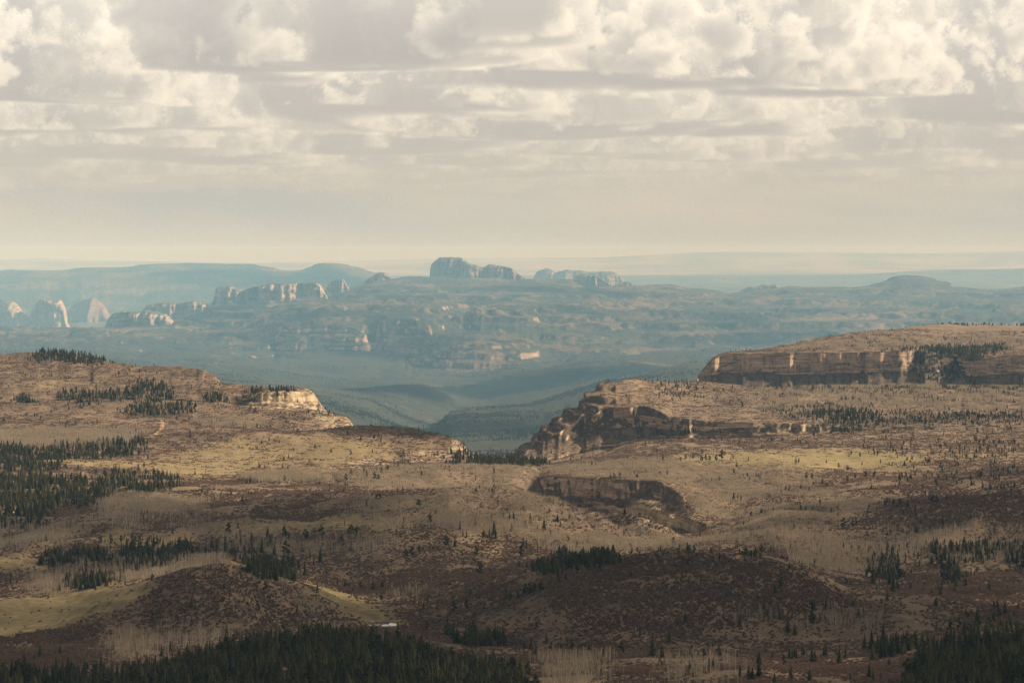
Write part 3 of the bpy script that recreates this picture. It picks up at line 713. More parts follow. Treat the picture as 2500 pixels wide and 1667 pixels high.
_t.put(_bs.inputs['Base Color'], _t.mix(_t.step(_n, 0.4, 0.6), (0.17, 0.145, 0.12), (0.30, 0.25, 0.20)))
M_RIDGE = land_material('wooded_ridges', True, 0.17)

def grid_object(name, r0, r1, c0, c1, material, smooth=True):
    X, Y, Z = Xg[r0:r1 + 1, c0:c1 + 1], Dg[r0:r1 + 1, c0:c1 + 1], Zg[r0:r1 + 1, c0:c1 + 1]
    nr, nc = X.shape
    co = np.stack([X, Y, Z], -1).reshape(-1, 3)
    idx = np.arange(nr * nc).reshape(nr, nc)
    qd = np.stack([idx[:-1, :-1], idx[:-1, 1:], idx[1:, 1:], idx[1:, :-1]], -1).reshape(-1, 4)
    me = bpy.data.meshes.new(name)
    me.vertices.add(len(co)); me.vertices.foreach_set('co', co.astype(np.float32).ravel())
    me.loops.add(qd.size); me.loops.foreach_set('vertex_index', qd.astype(np.int32).ravel())
    me.polygons.add(len(qd))
    me.polygons.foreach_set('loop_start', np.arange(0, qd.size, 4, dtype=np.int32))
    me.polygons.foreach_set('loop_total', np.full(len(qd), 4, np.int32))
    me.polygons.foreach_set('use_smooth', np.full(len(qd), smooth))
    me.update(calc_edges=True)
    at = me.attributes.new('cover', 'FLOAT_VECTOR', 'POINT')
    cv = np.stack([grass[r0:r1 + 1, c0:c1 + 1], green[r0:r1 + 1, c0:c1 + 1], rockz[r0:r1 + 1, c0:c1 + 1]], -1)
    at.data.foreach_set('vector', np.clip(cv, 0, 1).astype(np.float32).ravel())
    me.materials.append(material)
    o = bpy.data.objects.new(name, me)
    return link(o)

def ci(px):
    return int(np.argmin(np.abs(cols - px)))
RL = row_of_line
PIECES = [  # name, first line, last line, left column, right column, material, label
    ('ground', 0, 11, None, None, M_LAND, 'dark brown scrub hills with meadows filling the foreground below the overlook'),
    ('canyon_slope', 11, 16, None, 1320, M_LAND, 'pale burnt slope and bench above the near canyon'),
    ('canyon_wall', 11, 16, 1320, None, M_LAND, 'layered tan cliff and grassy bench on the far side of the near canyon'),
    ('plateau', 16, 24, None, 1200, M_LAND, 'sunlit brown plateau stepping down to pale cliff ends at left'),
    ('headland', 16, 24, 1200, None, M_LAND, 'rocky headland with stacked ledges and a wooded flat top'),
    ('valley', 24, 27, None, 1640, M_LAND, 'deep hidden valley behind the plateau and headland'),
    ('mesa', 24, 27, 1640, None, M_LAND, 'long flat mesa with a shaded banded cliff at right'),
    ('ridges', 27, 34, None, None, M_RIDGE, 'blue shadowed wooded ridges in the hazy valley'),
    ('tableland', 34, 43, None, None, M_FAR, 'hazy wooded tableland cut by pale canyon walls'),
    ('far_mesa', 43, 47, None, None, M_FAR, 'faint blue flat-topped mesa on the left skyline'),
    ('plain', 47, 50, None, None, M_PLAIN, 'pale flat desert plain and low blue ridge near the horizon'),
    ('distant_range', 50, 52, None, None, M_FAR, 'faintest mountain range along the horizon'),
]

for name, l0, l1, c0, c1, m, lab in PIECES:
    o = grid_object(name, RL[l0], RL[min(l1, len(RL) - 1)], 0 if c0 is None else ci(c0), NCOL - 1 if c1 is None else ci(c1), m)
    tag(o, lab, kind='structure')

# ------------------------------------------------------------------ buttes and white sandstone domes standing on the tableland
def butte_material(name, tone, woods=0.5):
    m, t, bs = mat(name)
    geo = t.node('ShaderNodeNewGeometry')
    pos = geo.outputs['Position']
    nz = t.sep(geo.outputs['Normal'])[2]
    n2 = t.noise(pos, 0.006, 4, 0.65)
    rock = rock_colour(t, pos, scale=6.0, tone=tone)
    wood = t.mix(t.step(n2, 0.35, 0.65), (0.045, 0.050, 0.030), (0.105, 0.095, 0.060))
    f = t.step(t.add(nz, t.mul(t.sub(n2, 0.5), 0.7)), 1.02 - woods * 0.5, 1.12 - woods * 0.5)
    t.put(bs.inputs['Base Color'], t.mix(f, rock, wood))
    return m
M_WHITE = butte_material('white_sandstone', ((0.24, 0.185, 0.14), (0.34, 0.275, 0.21), (0.45, 0.375, 0.295)), 0.72)
M_RED = butte_material('red_sandstone', ((0.14, 0.085, 0.062), (0.21, 0.14, 0.105), (0.30, 0.22, 0.165)), 0.62)  # tones lowered to put the pyramid peak's shade into its colour

def butte(name, D, base, top, label, material, depth=1.0, talus=0.30, seed=1, rim=0.86):
    """top: skyline 'col,row ...'; the solid is as deep as it is wide, with talus, a cliff and a rounded cap on every side"""
    p = [tuple(float(v) for v in s.split(',')) for s in top.split()]
    D = push(D)
    px0, px1 = p[0][0], p[-1][0]
    n = max(24, int((px1 - px0) / 1.6))
    cx = np.linspace(px0, px1, n)
    ty = np.interp(cx, [a for a, b in p], [b for a, b in p])
    zb = (YH - base) / F * D
    zt = (YH - ty) / F * D
    wid = (px1 - px0) / F * D
    x = (cx - CX) / F * D
    zt = zt + 34 * fbm(x / 260, x * 0 + seed, 4, 400 + seed, gain=0.65) * np.clip((zt - zb) / 140, 0, 1)
    H = np.maximum(zt - zb, 2.0)
    hn = H / H.max()
    u = (cx - (px0 + px1) / 2) / ((px1 - px0) / 2)
    half = 0.5 * wid * depth * np.clip(1 - np.abs(u) ** 2.6, 0.05, 1) ** 0.7 * (0.35 + 0.65 * hn)
    half = half * (1 + 0.45 * fbm(x / (wid * 0.22), x * 0 + 9.1 + seed, 3, 420 + seed))
    prof = [(-2.3, -0.60), (-1.75, -0.10), (-1.4, 0.08), (-1.14, 0.20)]
    NCL = 14
    for k in range(NCL + 1):
        f = k / NCL
        prof.append((-1.0 + 0.10 * f ** 1.3, talus + (rim - talus) * f))
    prof += [(-0.80, rim + (1 - rim) * 0.45), (-0.60, rim + (1 - rim) * 0.8), (-0.30, 0.99), (0, 1.0), (0.35, 0.98), (0.7, rim), (0.88, rim * 0.95), (1.0, talus), (1.35, -0.55)]
    def cells(w_, sd):
        u_ = x / w_ + 0.4 * pn(x / (w_ * 2.1), x * 0 + sd, 490 + seed)
        i0 = np.floor(u_).astype(int); f = u_ - np.floor(u_)
        val = lambda i: _GX[_PERM[(i + sd * 17 + seed * 41) & 1023]]
        return val(i0) + (val(i0 + 1) - val(i0)) * np.clip((f - 0.8) / 0.2, 0, 1)
    blocks = cells(wid * 0.16, 1) + 0.6 * cells(wid * 0.07, 2) + 0.3 * cells(wid * 0.03, 4)
    V = []
    for i, (dd, hh) in enumerate(prof):
        y = D + dd * half + 0.0 * x
        z = zb + hh * H
        cliffy = 1.0 if talus <= hh <= rim + 0.01 and dd < 0 else 0.25
        w = min(half.max() * 0.30, 260)
        y = y + cliffy * w * (0.8 * fbm(x / (wid * 0.10 + 60), z / 650, 3, 440 + seed) + 0.35 * fbm(x / (wid * 0.03 + 25), z / 350, 2, 460 + seed, ridged=True) + 0.25 * pn(z / 57, x / 1500, 480 + seed))
        if dd < -0.85: y = y + blocks * min(half.max() * 0.22, 300) * np.clip(H / 150, 0, 1)
        V.append(np.stack([x, y, z], -1))
    V = np.array(V)
    nr, nc = V.shape[:2]
    idx = np.arange(nr * nc).reshape(nr, nc)
    qd = np.stack([idx[:-1, :-1], idx[:-1, 1:], idx[1:, 1:], idx[1:, :-1]], -1).reshape(-1, 4)
    me = bpy.data.meshes.new(name)
    me.from_pydata(V.reshape(-1, 3).tolist(), [], qd.tolist() + [idx[:, 0].tolist(), idx[::-1, -1].tolist()])
    me.materials.append(material)
    for f in me.polygons: f.use_smooth = True
    tag(link(bpy.data.objects.new(name, me)), label, 'rock', 'sandstone buttes on the hazy tableland', kind='structure')

butte('butte', 28600, 692, "1046,692 1050,668 1052,648 1058,640 1069,631 1073,628 1128,628 1132,634 1144,642 1163,648 1172,653 1184,651 1195,645 1210,647 1222,648 1246,653 1256,660 1265,668 1280,677 1296,690", 'large square-topped butte standing highest on the central skyline', M_RED, 0.8, 0.32, 1, 0.90)
butte('butte', 27200, 697, "884,696 892,684 910,674 920,667 928,664 938,665 948,672 962,682 972,696", 'small rounded knob just left of the large square-topped butte', M_WHITE, 0.9, 0.35, 2, 0.70)
butte('butte', 26200, 714, "790,714 797,703 803,691 818,683 838,682 844,690 850,702 856,714", 'pale dome with a wooded cap on the skyline between long white mesa and small knob', M_WHITE, 0.9, 0.15, 3, 0.92)
butte('butte', 24300, 746, "512,746 522,735 529,702 540,697 563,697 578,708 590,714 606,704 638,697 664,691 700,691 744,690 776,690 784,700 797,722 806,744", 'long white-cliffed mesa with flat wooded top left of centre', M_WHITE, 0.55, 0.22, 4, 0.95)
butte('butte', 23600, 790, "330,790 345,762 361,744 404,737 440,739 478,732 500,744 508,762 518,788", 'low wooded flat-topped butte behind the bright white dome', M_WHITE, 0.6, 0.35, 5, 0.92)
butte('butte', 21600, 826, "248,826 258,800 268,775 282,763 310,760 340,758 385,760 404,766 418,780 430,803 440,826", 'bright white rounded dome lit on its right face', M_WHITE, 0.8, 0.10, 6, 0.93)
butte('butte', 29000, 838, "-70,838 -58,760 -46,742 -10,731 20,730 34,737 46,752 58,764 70,778 78,784 84,752 96,735 112,721 126,727 148,732 158,750 162,784 176,806 190,838", 'pale jagged double-peaked massif at the left edge of the picture', M_WHITE, 0.55, 0.22, 7, 0.80)
butte('butte', 31500, 832, "150,832 158,780 170,752 186,742 205,732 228,726 246,738 256,750 266,772 282,800 292,832", 'blue shaded pyramid peak right of the pale jagged massif', M_RED, 0.9, 0.30, 9, 0.60)
butte('butte', 26000, 834, "36,834 48,812 70,800 92,796 120,801 150,806 172,812 196,822 214,834", 'small pale rock hump below the left massif', M_WHITE, 0.7, 0.20, 10, 0.80)
butte('butte', 37000, 700, "1290,700 1303,676 1310,664 1322,658 1335,654 1346,659 1357,665 1368,661 1384,659 1410,660 1440,664 1470,663 1500,664 1516,674 1530,698", 'faint blue row of knobs right of the large square-topped butte', M_RED, 0.6, 0.35, 11, 0.70)
butte('butte', 28100, 704, "1392,704 1402,680 1410,671 1426,669 1445,671 1458,674 1470,682 1484,690 1494,704", 'white sandstone knob lit bright on the right-hand skyline', M_WHITE, 0.9, 0.12, 12, 0.85)
butte('butte', 27700, 717, "1430,717 1450,706 1480,702 1510,694 1528,688 1540,690 1556,698 1575,703 1592,717", 'low white rock hump in front of the white sandstone knob', M_WHITE, 0.7, 0.08, 13, 0.85)
butte('butte', 30500, 716, "1800,716 1813,706 1830,700 1842,702 1855,698 1862,694 1878,695 1892,694 1897,704 1906,716", 'small pinkish rock towers on the right-hand skyline', M_RED, 0.8, 0.20, 14, 0.75)
butte('butte', 27000, 838, "-70,838 -60,806 -20,800 40,803 90,796 130,800 190,797 240,801 262,808 300,812 330,838", 'low pale ledge along the foot of the left massif', M_WHITE, 0.25, 0.25, 15, 0.90)

# ------------------------------------------------------------------ plants: prototypes
RNG = np.random.RandomState(12)
rnd = random.Random(5)

def plant_material(name, c0, c1, c2=None, rough=0.9, patch=0.01, trans=0.0):
    """colour varies from plant to plant and from patch to patch; thin twigs let some light through"""
    m, t, bs = mat(name)
    oi = t.node('ShaderNodeObjectInfo')
    n = t.noise(oi.outputs['Location'], patch, 3, 0.6)
    c = t.mix(oi.outputs['Random'], c0, c1)
    if c2:
        c = t.mix(t.step(n, 0.46, 0.66), c, c2)
    t.put(bs.inputs['Base Color'], c)
    bs.inputs['Roughness'].default_value = rough
    if trans:
        tl, mx_ = t.node('ShaderNodeBsdfTranslucent'), t.node('ShaderNodeMixShader')
        t.put(tl.inputs['Color'], c)
        mx_.inputs[0].default_value = trans
        out = [n for n in t.n if n.type == 'OUTPUT_MATERIAL'][0]
        t.t.links.new(bs.outputs[0], mx_.inputs[1]); t.t.links.new(tl.outputs[0], mx_.inputs[2])
        t.t.links.new(mx_.outputs[0], out.inputs['Surface'])
    return m
M_FIR = plant_material('fir_needles', (0.026, 0.026, 0.012), (0.066, 0.061, 0.026), (0.084, 0.075, 0.030), patch=0.03)
M_PINE = plant_material('pine_needles', (0.036, 0.038, 0.017), (0.070, 0.068, 0.030))
M_BARK = plant_material('conifer_bark', (0.06, 0.045, 0.035), (0.10, 0.07, 0.05))
M_ASPB = plant_material('aspen_bark', (0.42, 0.37, 0.29), (0.60, 0.54, 0.44))
M_ASPT = plant_material('aspen_twigs', (0.30, 0.24, 0.18), (0.43, 0.35, 0.26), (0.37, 0.31, 0.225), trans=0.4)
M_OAK = plant_material('oak_scrub_twigs', (0.128, 0.086, 0.070), (0.250, 0.172, 0.127), (0.172, 0.106, 0.082), patch=0.012, trans=0.45)
M_SNAG = plant_material('charred_wood', (0.03, 0.025, 0.022), (0.22, 0.19, 0.16))

def mesh_of(name, verts, faces, mats, mi=None):
    me = bpy.data.meshes.new(name)
    me.from_pydata(verts, [], faces)
    for m in mats: me.materials.append(m)
    if mi is not None:
        me.polygons.foreach_set('material_index', mi)
    return me

def tube(V, Fc, p0, p1, r0, r1, n=5):
    p0, p1 = Vector(p0), Vector(p1)
    d = (p1 - p0).normalized()
    a = d.orthogonal().normalized(); b = d.cross(a)
    s = len(V)
    for k in range(n):
        an = 2 * math.pi * k / n
        V.append(tuple(p0 + (a * math.cos(an) + b * math.sin(an)) * r0))
    for k in range(n):
        an = 2 * math.pi * k / n
        V.append(tuple(p1 + (a * math.cos(an) + b * math.sin(an)) * r1))
    for k in range(n):
        Fc.append((s + k, s + (k + 1) % n, s + n + (k + 1) % n, s + n + k))

def fir(seed, width=0.17, gaps=0.0):
    """unit-height spruce or fir: drooping whorls around a tapered stem"""
    r = random.Random(seed)
    tv, tf = [], []
    tube(tv, tf, (0, 0, -0.06), (0, 0, 0.97), 0.016, 0.003)
    V, Fc = [], []
    levels = 15
    for i in range(levels):
        f = i / (levels - 1)
        z = 0.07 + 0.89 * f
        R = width * (1 - f) ** 0.85 * r.uniform(0.8, 1.15) + 0.012
        nb = 9 if f < 0.7 else 6
        for k in range(nb):
            if r.random() < gaps: continue
            an = 2 * math.pi * (k + r.random() * 0.8) / nb + i
            L_ = R * r.uniform(0.65, 1.15)
            ca, sa = math.cos(an), math.sin(an)
            wd = L_ * 0.42
            zt = z - L_ * r.uniform(0.15, 0.5)
            s = len(V)
            V += [(0, 0, z + 0.055), (ca * L_ * 0.62 - sa * wd, sa * L_ * 0.62 + ca * wd, zt + 0.025), (ca * L_, sa * L_, zt), (ca * L_ * 0.62 + sa * wd, sa * L_ * 0.62 - ca * wd, zt + 0.025)]
            Fc += [(s, s + 1, s + 2), (s, s + 2, s + 3)]
    s = len(V)
    for k in range(6):
        an = math.pi * k / 3
        V.append((math.cos(an) * width * 0.55, math.sin(an) * width * 0.55, 0.08))
    V.append((0, 0, 1.0))
    for k in range(6):
        Fc.append((s + k, s + (k + 1) % 6, s + 6))
    return (tv, tf), (V, Fc)

def pine(seed):
    """unit-height ponderosa: bare lower stem, uneven tufted crown"""
    r = random.Random(seed)
    tv, tf = [], []
    tube(tv, tf, (0, 0, -0.06), (r.uniform(-.02, .02), r.uniform(-.02, .02), 0.9), 0.020, 0.006)
    V, Fc = [], []
    for c in range(15):
        f = c / 14
        z = 0.24 + 0.70 * f
        R = 0.19 * math.sin(math.pi * (0.22 + 0.74 * f)) * r.uniform(0.55, 1.1)
        an = r.random() * 6.28
        cx, cy = math.cos(an) * R * 0.75, math.sin(an) * R * 0.75
        rr = 0.085 * r.uniform(0.8, 1.3) * (1.15 - 0.5 * f)
        for k in range(15):
            d = Vector((r.gauss(0, 1), r.gauss(0, 1), r.gauss(0, 0.7))).normalized()
            e = d.orthogonal().normalized() * rr * 0.55
            o = Vector((cx, cy, z))
            g = d.cross(e.normalized()) * rr * 0.55
            p = o + d * rr * r.uniform(0.5, 1.0)
            s = len(V)
            V += [tuple(p + e), tuple(p - e * 0.7 + g), tuple(p - e * 0.6 - g)]
            Fc.append((s, s + 1, s + 2))
    return (tv, tf), (V, Fc)

def aspen(seed, stems=1, spread=0.0):
    """unit-height leafless aspen: pale stem, fine upswept branches"""
    r = random.Random(seed)
    tv, tf, V, Fc = [], [], [], []
    for st in range(stems):
        ox, oy = (0, 0) if stems == 1 else (r.uniform(-spread, spread), r.uniform(-spread, spread))
        h = 1.0 if stems == 1 else r.uniform(0.6, 1.1)
        lx, ly = r.uniform(-.05, .05), r.uniform(-.05, .05)
        tube(tv, tf, (ox, oy, -0.05), (ox + lx * .5, oy + ly * .5, 0.5 * h), 0.013, 0.010, 4)
        tube(tv, tf, (ox + lx * .5, oy + ly * .5, 0.5 * h), (ox + lx, oy + ly, h), 0.010, 0.002, 4)
        for k in range(16):
            f = r.uniform(0.30, 0.95)
            an = r.random() * 6.28
            L_ = (0.10 + 0.22 * (1 - f)) * r.uniform(0.7, 1.25)
            b = Vector((ox + lx * f, oy + ly * f, f * h))
            e = b + Vector((math.cos(an) * L_ * 0.62, math.sin(an) * L_ * 0.62, L_ * 0.95))
            sd = Vector((-math.sin(an), math.cos(an), 0)) * 0.006
            s = len(V)
            V += [tuple(b - sd), tuple(b + sd), tuple(e)]
            Fc.append((s, s + 1, s + 2))
            for j in range(3):
                m_ = b.lerp(e, r.uniform(0.35, 0.9))
                an2 = an + r.uniform(-1.3, 1.3)
                e2 = m_ + Vector((math.cos(an2) * L_ * 0.32, math.sin(an2) * L_ * 0.32, L_ * 0.42))
                sd2 = Vector((-math.sin(an2), math.cos(an2), 0)) * 0.007
                s = len(V)
                V += [tuple(m_ - sd2), tuple(m_ + sd2), tuple(e2)]
                Fc.append((s, s + 1, s + 2))
    return (tv, tf), (V, Fc)

def oak(seed, clumps=1, spread=0.0):
    """unit-wide leafless oak thicket: low dome of twigs round a lumpy heart"""
    r = random.Random(seed)
    V, Fc = [], []
    for c in range(clumps):
        ox, oy, sc = (0, 0, 1) if clumps == 1 else (r.uniform(-spread, spread), r.uniform(-spread, spread), r.uniform(0.5, 1.1))
        bm = bmesh.new()
        bmesh.ops.create_icosphere(bm, subdivisions=1 if clumps > 1 else 2, radius=0.30 * sc)
        s = len(V)
        for v in bm.verts:
            k = 1 + 0.35 * r.uniform(-1, 1)
            V.append((ox + v.co.x * k, oy + v.co.y * k, max(-0.12, v.co.z * 0.72 * k + 0.10 * sc)))
        for f in bm.faces:
            Fc.append(tuple(s + v.index for v in f.verts))
        bm.free()
        for k in range(64 if clumps == 1 else 26):
            an, el = r.random() * 6.28, math.asin(r.random() ** 0.8)
            L_ = sc * r.uniform(0.42, 0.62)
            d = Vector((math.cos(an) * math.cos(el), math.sin(an) * math.cos(el), math.sin(el) * 0.85))
            b = d * 0.16 * sc + Vector((ox, oy, 0))
            e = d * L_ + Vector((ox, oy, 0.06))
            sd = d.orthogonal().normalized() * 0.045 * sc
            s = len(V)
            V += [tuple(b - sd), tuple(b + sd), tuple(e)]
            Fc.append((s, s + 1, s + 2))
    return V, Fc

def both(name, a, b, ma, mb):
    (tv, tf), (V, Fc) = a, b
    n = len(tv)
    return mesh_of(name, tv + V, tf + [tuple(i + n for i in f) for f in Fc], [ma, mb], [0] * len(tf) + [1] * len(Fc))

FIRS = [fir(s, w_) for s, w_ in ((1, 0.19), (2, 0.24), (3, 0.165), (4, 0.27))]
PINES = [pine(s) for s in (11, 12, 13)]
ASPENS = [aspen(s) for s in (21, 22, 23, 24)]
def proto_collection(name, meshes):
    c = bpy.data.collections.new(name)
    for i, me in enumerate(meshes):
        c.objects.link(bpy.data.objects.new('%s_%02d' % (name, i), me))
    return c
P_CON = proto_collection('conifer_kinds', [both('k', a, b, M_BARK, M_FIR) for a, b in FIRS] + [both('k', a, b, M_BARK, M_PINE) for a, b in PINES])
P_ASP = proto_collection('aspen_kinds', [both('k', a, b, M_ASPB, M_ASPT) for a, b in ASPENS])
P_ASG = proto_collection('aspen_group_kinds', [both('k', *aspen(s, 7, 0.75), M_ASPB, M_ASPT) for s in (31, 32, 33)])
P_OAK = proto_collection('oak_kinds', [mesh_of('k', *oak(s), [M_OAK]) for s in (41, 42, 43, 44)])
P_OKG = proto_collection('oak_group_kinds', [mesh_of('k', *oak(s, 6, 1.5), [M_OAK]) for s in (51, 52, 53)])
def snag(seed):
    tv, tf = [], []
    tube(tv, tf, (0, 0, -.05), (rnd.uniform(-.05, .05), rnd.uniform(-.05, .05), 1), 0.022, 0.006, 4)
    for k in range(4):
        f = rnd.uniform(.4, .9); an = rnd.random() * 6.28
        tube(tv, tf, (0, 0, f), (math.cos(an) * .08, math.sin(an) * .08, f + .05), 0.007, 0.002, 3)
    return tv, tf
P_SNG = proto_collection('snag_kinds', [mesh_of('k', *snag(s), [M_SNAG]) for s in (1, 2, 3)])

# ------------------------------------------------------------------ plants: scattering over the land
c_lo, c_hi = ci(-210), ci(2710)
def corners(A):
    A = A[:, c_lo:c_hi + 1]
    return A[:-1, :-1], A[:-1, 1:], A[1:, 1:], A[1:, :-1]
cX, cY, cZ = corners(Xg), corners(Dg), corners(Zg)
AREA = 0.5 * np.abs((cX[2] - cX[0]) * (cY[3] - cY[1]) - (cX[3] - cX[1]) * (cY[2] - cY[0]))
def cellmean(A):
    a = corners(A)
    return 0.25 * (a[0] + a[1] + a[2] + a[3])
cD, cPX, cPY, cSL = cellmean(Dg), cellmean(CC), cellmean(PY), cellmean(SLOPE)
c_see = cellmean((PY <= runmin + 10).astype(float)) > 0.2
c_forest, c_pale, c_grass = cellmean(forest), cellmean(pale), cellmean(grass)
c_n1, c_n2 = cellmean(DISTN), cellmean(DISTN2)
c_cliff = cellmean(isc.astype(float))

def scatter(dens):
    """points per square metre for every cell -> positions and the cell they fell in"""
    lamb = np.where(c_see & (cD > 1610), dens, 0) * np.minimum(AREA, 60000)
    cnt = RNG.poisson(np.clip(lamb, 0, 60))
    k = np.repeat(np.arange(cnt.size), cnt.ravel())
    u, v = RNG.rand(len(k)), RNG.rand(len(k))
    out = []
    for c in (cX, cY, cZ):
        a, b, c2, d = (q_.ravel()[k] for q_ in c)
        out.append((a * (1 - u) + b * u) * (1 - v) + (d * (1 - u) + c2 * u) * v)
    return np.stack(out, -1), k

def gn_instances(name, P, rot, scale, idx, coll, label, cat=None):
    me = bpy.data.meshes.new(name)
    me.vertices.add(len(P)); me.vertices.foreach_set('co', P.astype(np.float32).ravel())
    for nm, typ, dat in (('turn', 'FLOAT', rot), ('size', 'FLOAT_VECTOR', scale), ('pick', 'INT', idx)):
        a = me.attributes.new(nm, typ, 'POINT')
        a.data.foreach_set('vector' if typ == 'FLOAT_VECTOR' else 'value', (dat.astype(np.int32) if typ == 'INT' else dat.astype(np.float32)).ravel())
    o = link(bpy.data.objects.new(name, me))
    g = bpy.data.node_groups.new(name + '_spread', 'GeometryNodeTree')
    g.interface.new_socket('Geometry', in_out='INPUT', socket_type='NodeSocketGeometry')
    g.interface.new_socket('Geometry', in_out='OUTPUT', socket_type='NodeSocketGeometry')
    N = g.nodes
    gi, go = N.new('NodeGroupInput'), N.new('NodeGroupOutput')
    iop = N.new('GeometryNodeInstanceOnPoints')
    cinf = N.new('GeometryNodeCollectionInfo')
    cinf.inputs['Collection'].default_value = coll
    cinf.inputs['Separate Children'].default_value = True
    cinf.inputs['Reset Children'].default_value = True
    def attr(nm, typ):
        n = N.new('GeometryNodeInputNamedAttribute'); n.data_type = typ
        n.inputs['Name'].default_value = nm
        return n.outputs['Attribute']
    iop.inputs['Pick Instance'].default_value = True
    lk = g.links.new
    cmb = N.new('ShaderNodeCombineXYZ')
    lk(attr('turn', 'FLOAT'), cmb.inputs['Z'])
    lk(gi.outputs[0], iop.inputs['Points'])
    lk(cinf.outputs[0], iop.inputs['Instance'])
    lk(attr('pick', 'INT'), iop.inputs['Instance Index'])
    lk(cmb.outputs[0], iop.inputs['Rotation'])
    lk(attr('size', 'FLOAT_VECTOR'), iop.inputs['Scale'])
    lk(iop.outputs[0], go.inputs[0])
    o.modifiers.new('spread', 'NODES').node_group = g
    tag(o, label, cat, kind='stuff')
    print('SCATTER', name, len(P))
    return o

def sized(n, lo, hi, squash=(0.85, 1.15)):
    s = RNG.uniform(lo, hi, n)
    return np.stack([s * RNG.uniform(*squash, n), s * RNG.uniform(*squash, n), s], -1)

flat = np.clip((1.1 - cSL) / 0.4, 0, 1)
land = (cD < 10300) & (c_cliff < 0.5)
# --- oak scrub everywhere that is not meadow, forest or rock
thick = np.clip(0.58 + 0.9 * c_n1 + 0.6 * c_n2, 0.04, 1.1)
c_fold = cellmean(NR)                           # draws and hollows carry the thickest brush, crests the least
c_fold = np.where(cD < 4600, c_fold - np.median(c_fold[cD < 4600]), 0)
thick = np.clip(thick - 1.5 * c_fold, 0.03, 1.5)
thick = np.maximum(thick, cellmean(thicket) * np.clip(1.10 + 0.5 * c_n2 - 1.0 * c_fold, 0.25, 1.6))
base_d = np.interp(cD, [1500, 3000, 4300, 6000, 10000], [0.175, 0.130, 0.080, 0.024, 0.011])
bush_w = lambda d: np.interp(d, [1500, 3000, 4300, 10000], [3.3, 3.9, 4.8, 5.5])
dens = base_d * thick * np.clip(1 - 1.25 * c_grass, 0.012, 1) * np.clip(1 - np.where(cD < 5800, 0.75, 0.25) * c_pale, 0.1, 1) * np.clip(1 - 0.7 * c_forest, 0, 1) * flat * land
nearb = cD < 4400
P, k = scatter(dens * nearb)
sz = sized(len(P), 0.35, 1.25, (0.75, 1.3)); sz *= bush_w(P[:, 1])[:, None]; tk = cellmean(thicket).ravel()[k]; sz[:, 2] *= RNG.uniform(0.55, 1.0, len(P)) * (1 + 0.6 * tk); sz[:, :2] *= (1 - 0.15 * tk)[:, None]
gn_instances('oak_scrub', P, RNG.rand(len(P)) * 6.28, sz, RNG.randint(0, 4, len(P)), P_OAK, 'brown leafless oak scrub covering the foreground hills')
P, k = scatter(dens * (~nearb) * 0.45)
sz = sized(len(P), 0.45, 1.2, (0.75, 1.3)); sz *= bush_w(P[:, 1])[:, None]; sz[:, 2] *= RNG.uniform(0.5, 0.8, len(P))
gn_instances('oak_scrub', P, RNG.rand(len(P)) * 6.28, sz, RNG.randint(0, 3, len(P)), P_OKG, 'brown leafless oak scrub over the plateau, headland and mesa tops')
# --- aspen stands
young = ((cPX > 780) & (cPX < 2140) & (cPY > 1110) & (cPY < 1350) & (cD > 3600))   # burnt ground grown over with saplings
ad = np.interp(cD, [1500, 3500, 4600, 7000, 10000], [0.035, 0.055, 0.06, 0.05, 0.04])
pd_ = c_pale * ad * np.where(cD < 5800, np.clip(0.75 + 0.6 * c_n2, 0.15, 1.3), np.clip(-0.05 + 2.4 * c_n2, 0.0, 1.5)) * land
pd_ = pd_ * np.clip(1 + 1.6 * c_fold, 0.15, 1.5)
P_A, k_A = scatter(pd_ * (cD < 3900) * (~young))
H_A = RNG.uniform(7.0, 12.5, len(P_A))
P, k = scatter(pd_ * 0.55 * (young | (cD >= 3900)))
yk = young.ravel()[k]
hh = np.where(yk, RNG.uniform(2.6, 5.5, len(P)), RNG.uniform(8, 13, len(P)))
sz = np.stack([hh * np.where(yk, 1.5, 1.0), hh * np.where(yk, 1.5, 1.0), hh], -1)
gn_instances('aspen_thicket', P, RNG.rand(len(P)) * 6.28, sz, RNG.randint(0, 3, len(P)), P_ASG, 'pale leafless aspen thickets on benches, mesa tops and burnt slopes')
P, k = scatter(young * c_pale * 0.0022 * land)
hh = RNG.uniform(6, 13, len(P))
gn_instances('burnt_snags', P, RNG.rand(len(P)) * 6.28, np.stack([hh * 0.8, hh * 0.8, hh], -1), RNG.randint(0, 3, len(P)), P_SNG, 'charred dead trunks standing among the aspen saplings')
# --- conifers: dense stands plus a thin sprinkle
fd = np.where(cD > 5800, 0.0022 * c_pale * np.clip(0.3 + 2.0 * c_n1, 0, 2), 0) + c_forest * np.interp(cD, [1500, 4000, 7000, 10000], [0.034, 0.022, 0.013, 0.011])
sp = np.interp(cD, [1500, 3500, 5000, 7000, 10000], [0.0009, 0.0013, 0.0012, 0.0011, 0.0010]) * np.clip(-0.05 + 2.8 * c_n1, 0, 2.4) * np.clip(1 - c_grass, 0, 1)
P_C, k_C = scatter((fd * np.clip(0.85 + 1.5 * c_n2, 0.08, 1.8) + sp * land) * (cD < 10300) * (cSL < 2.2))
H_C = (4.5 + 13.5 * RNG.rand(len(P_C)) ** 1.1) * np.where(c_forest.ravel()[k_C] > 0.3, 1.0, 0.72)
K_C = np.where(RNG.rand(len(P_C)) < np.where(c_forest.ravel()[k_C] > 0.3, 0.85, 0.5), RNG.randint(0, 4, len(P_C)), 4 + RNG.randint(0, 3, len(P_C)))
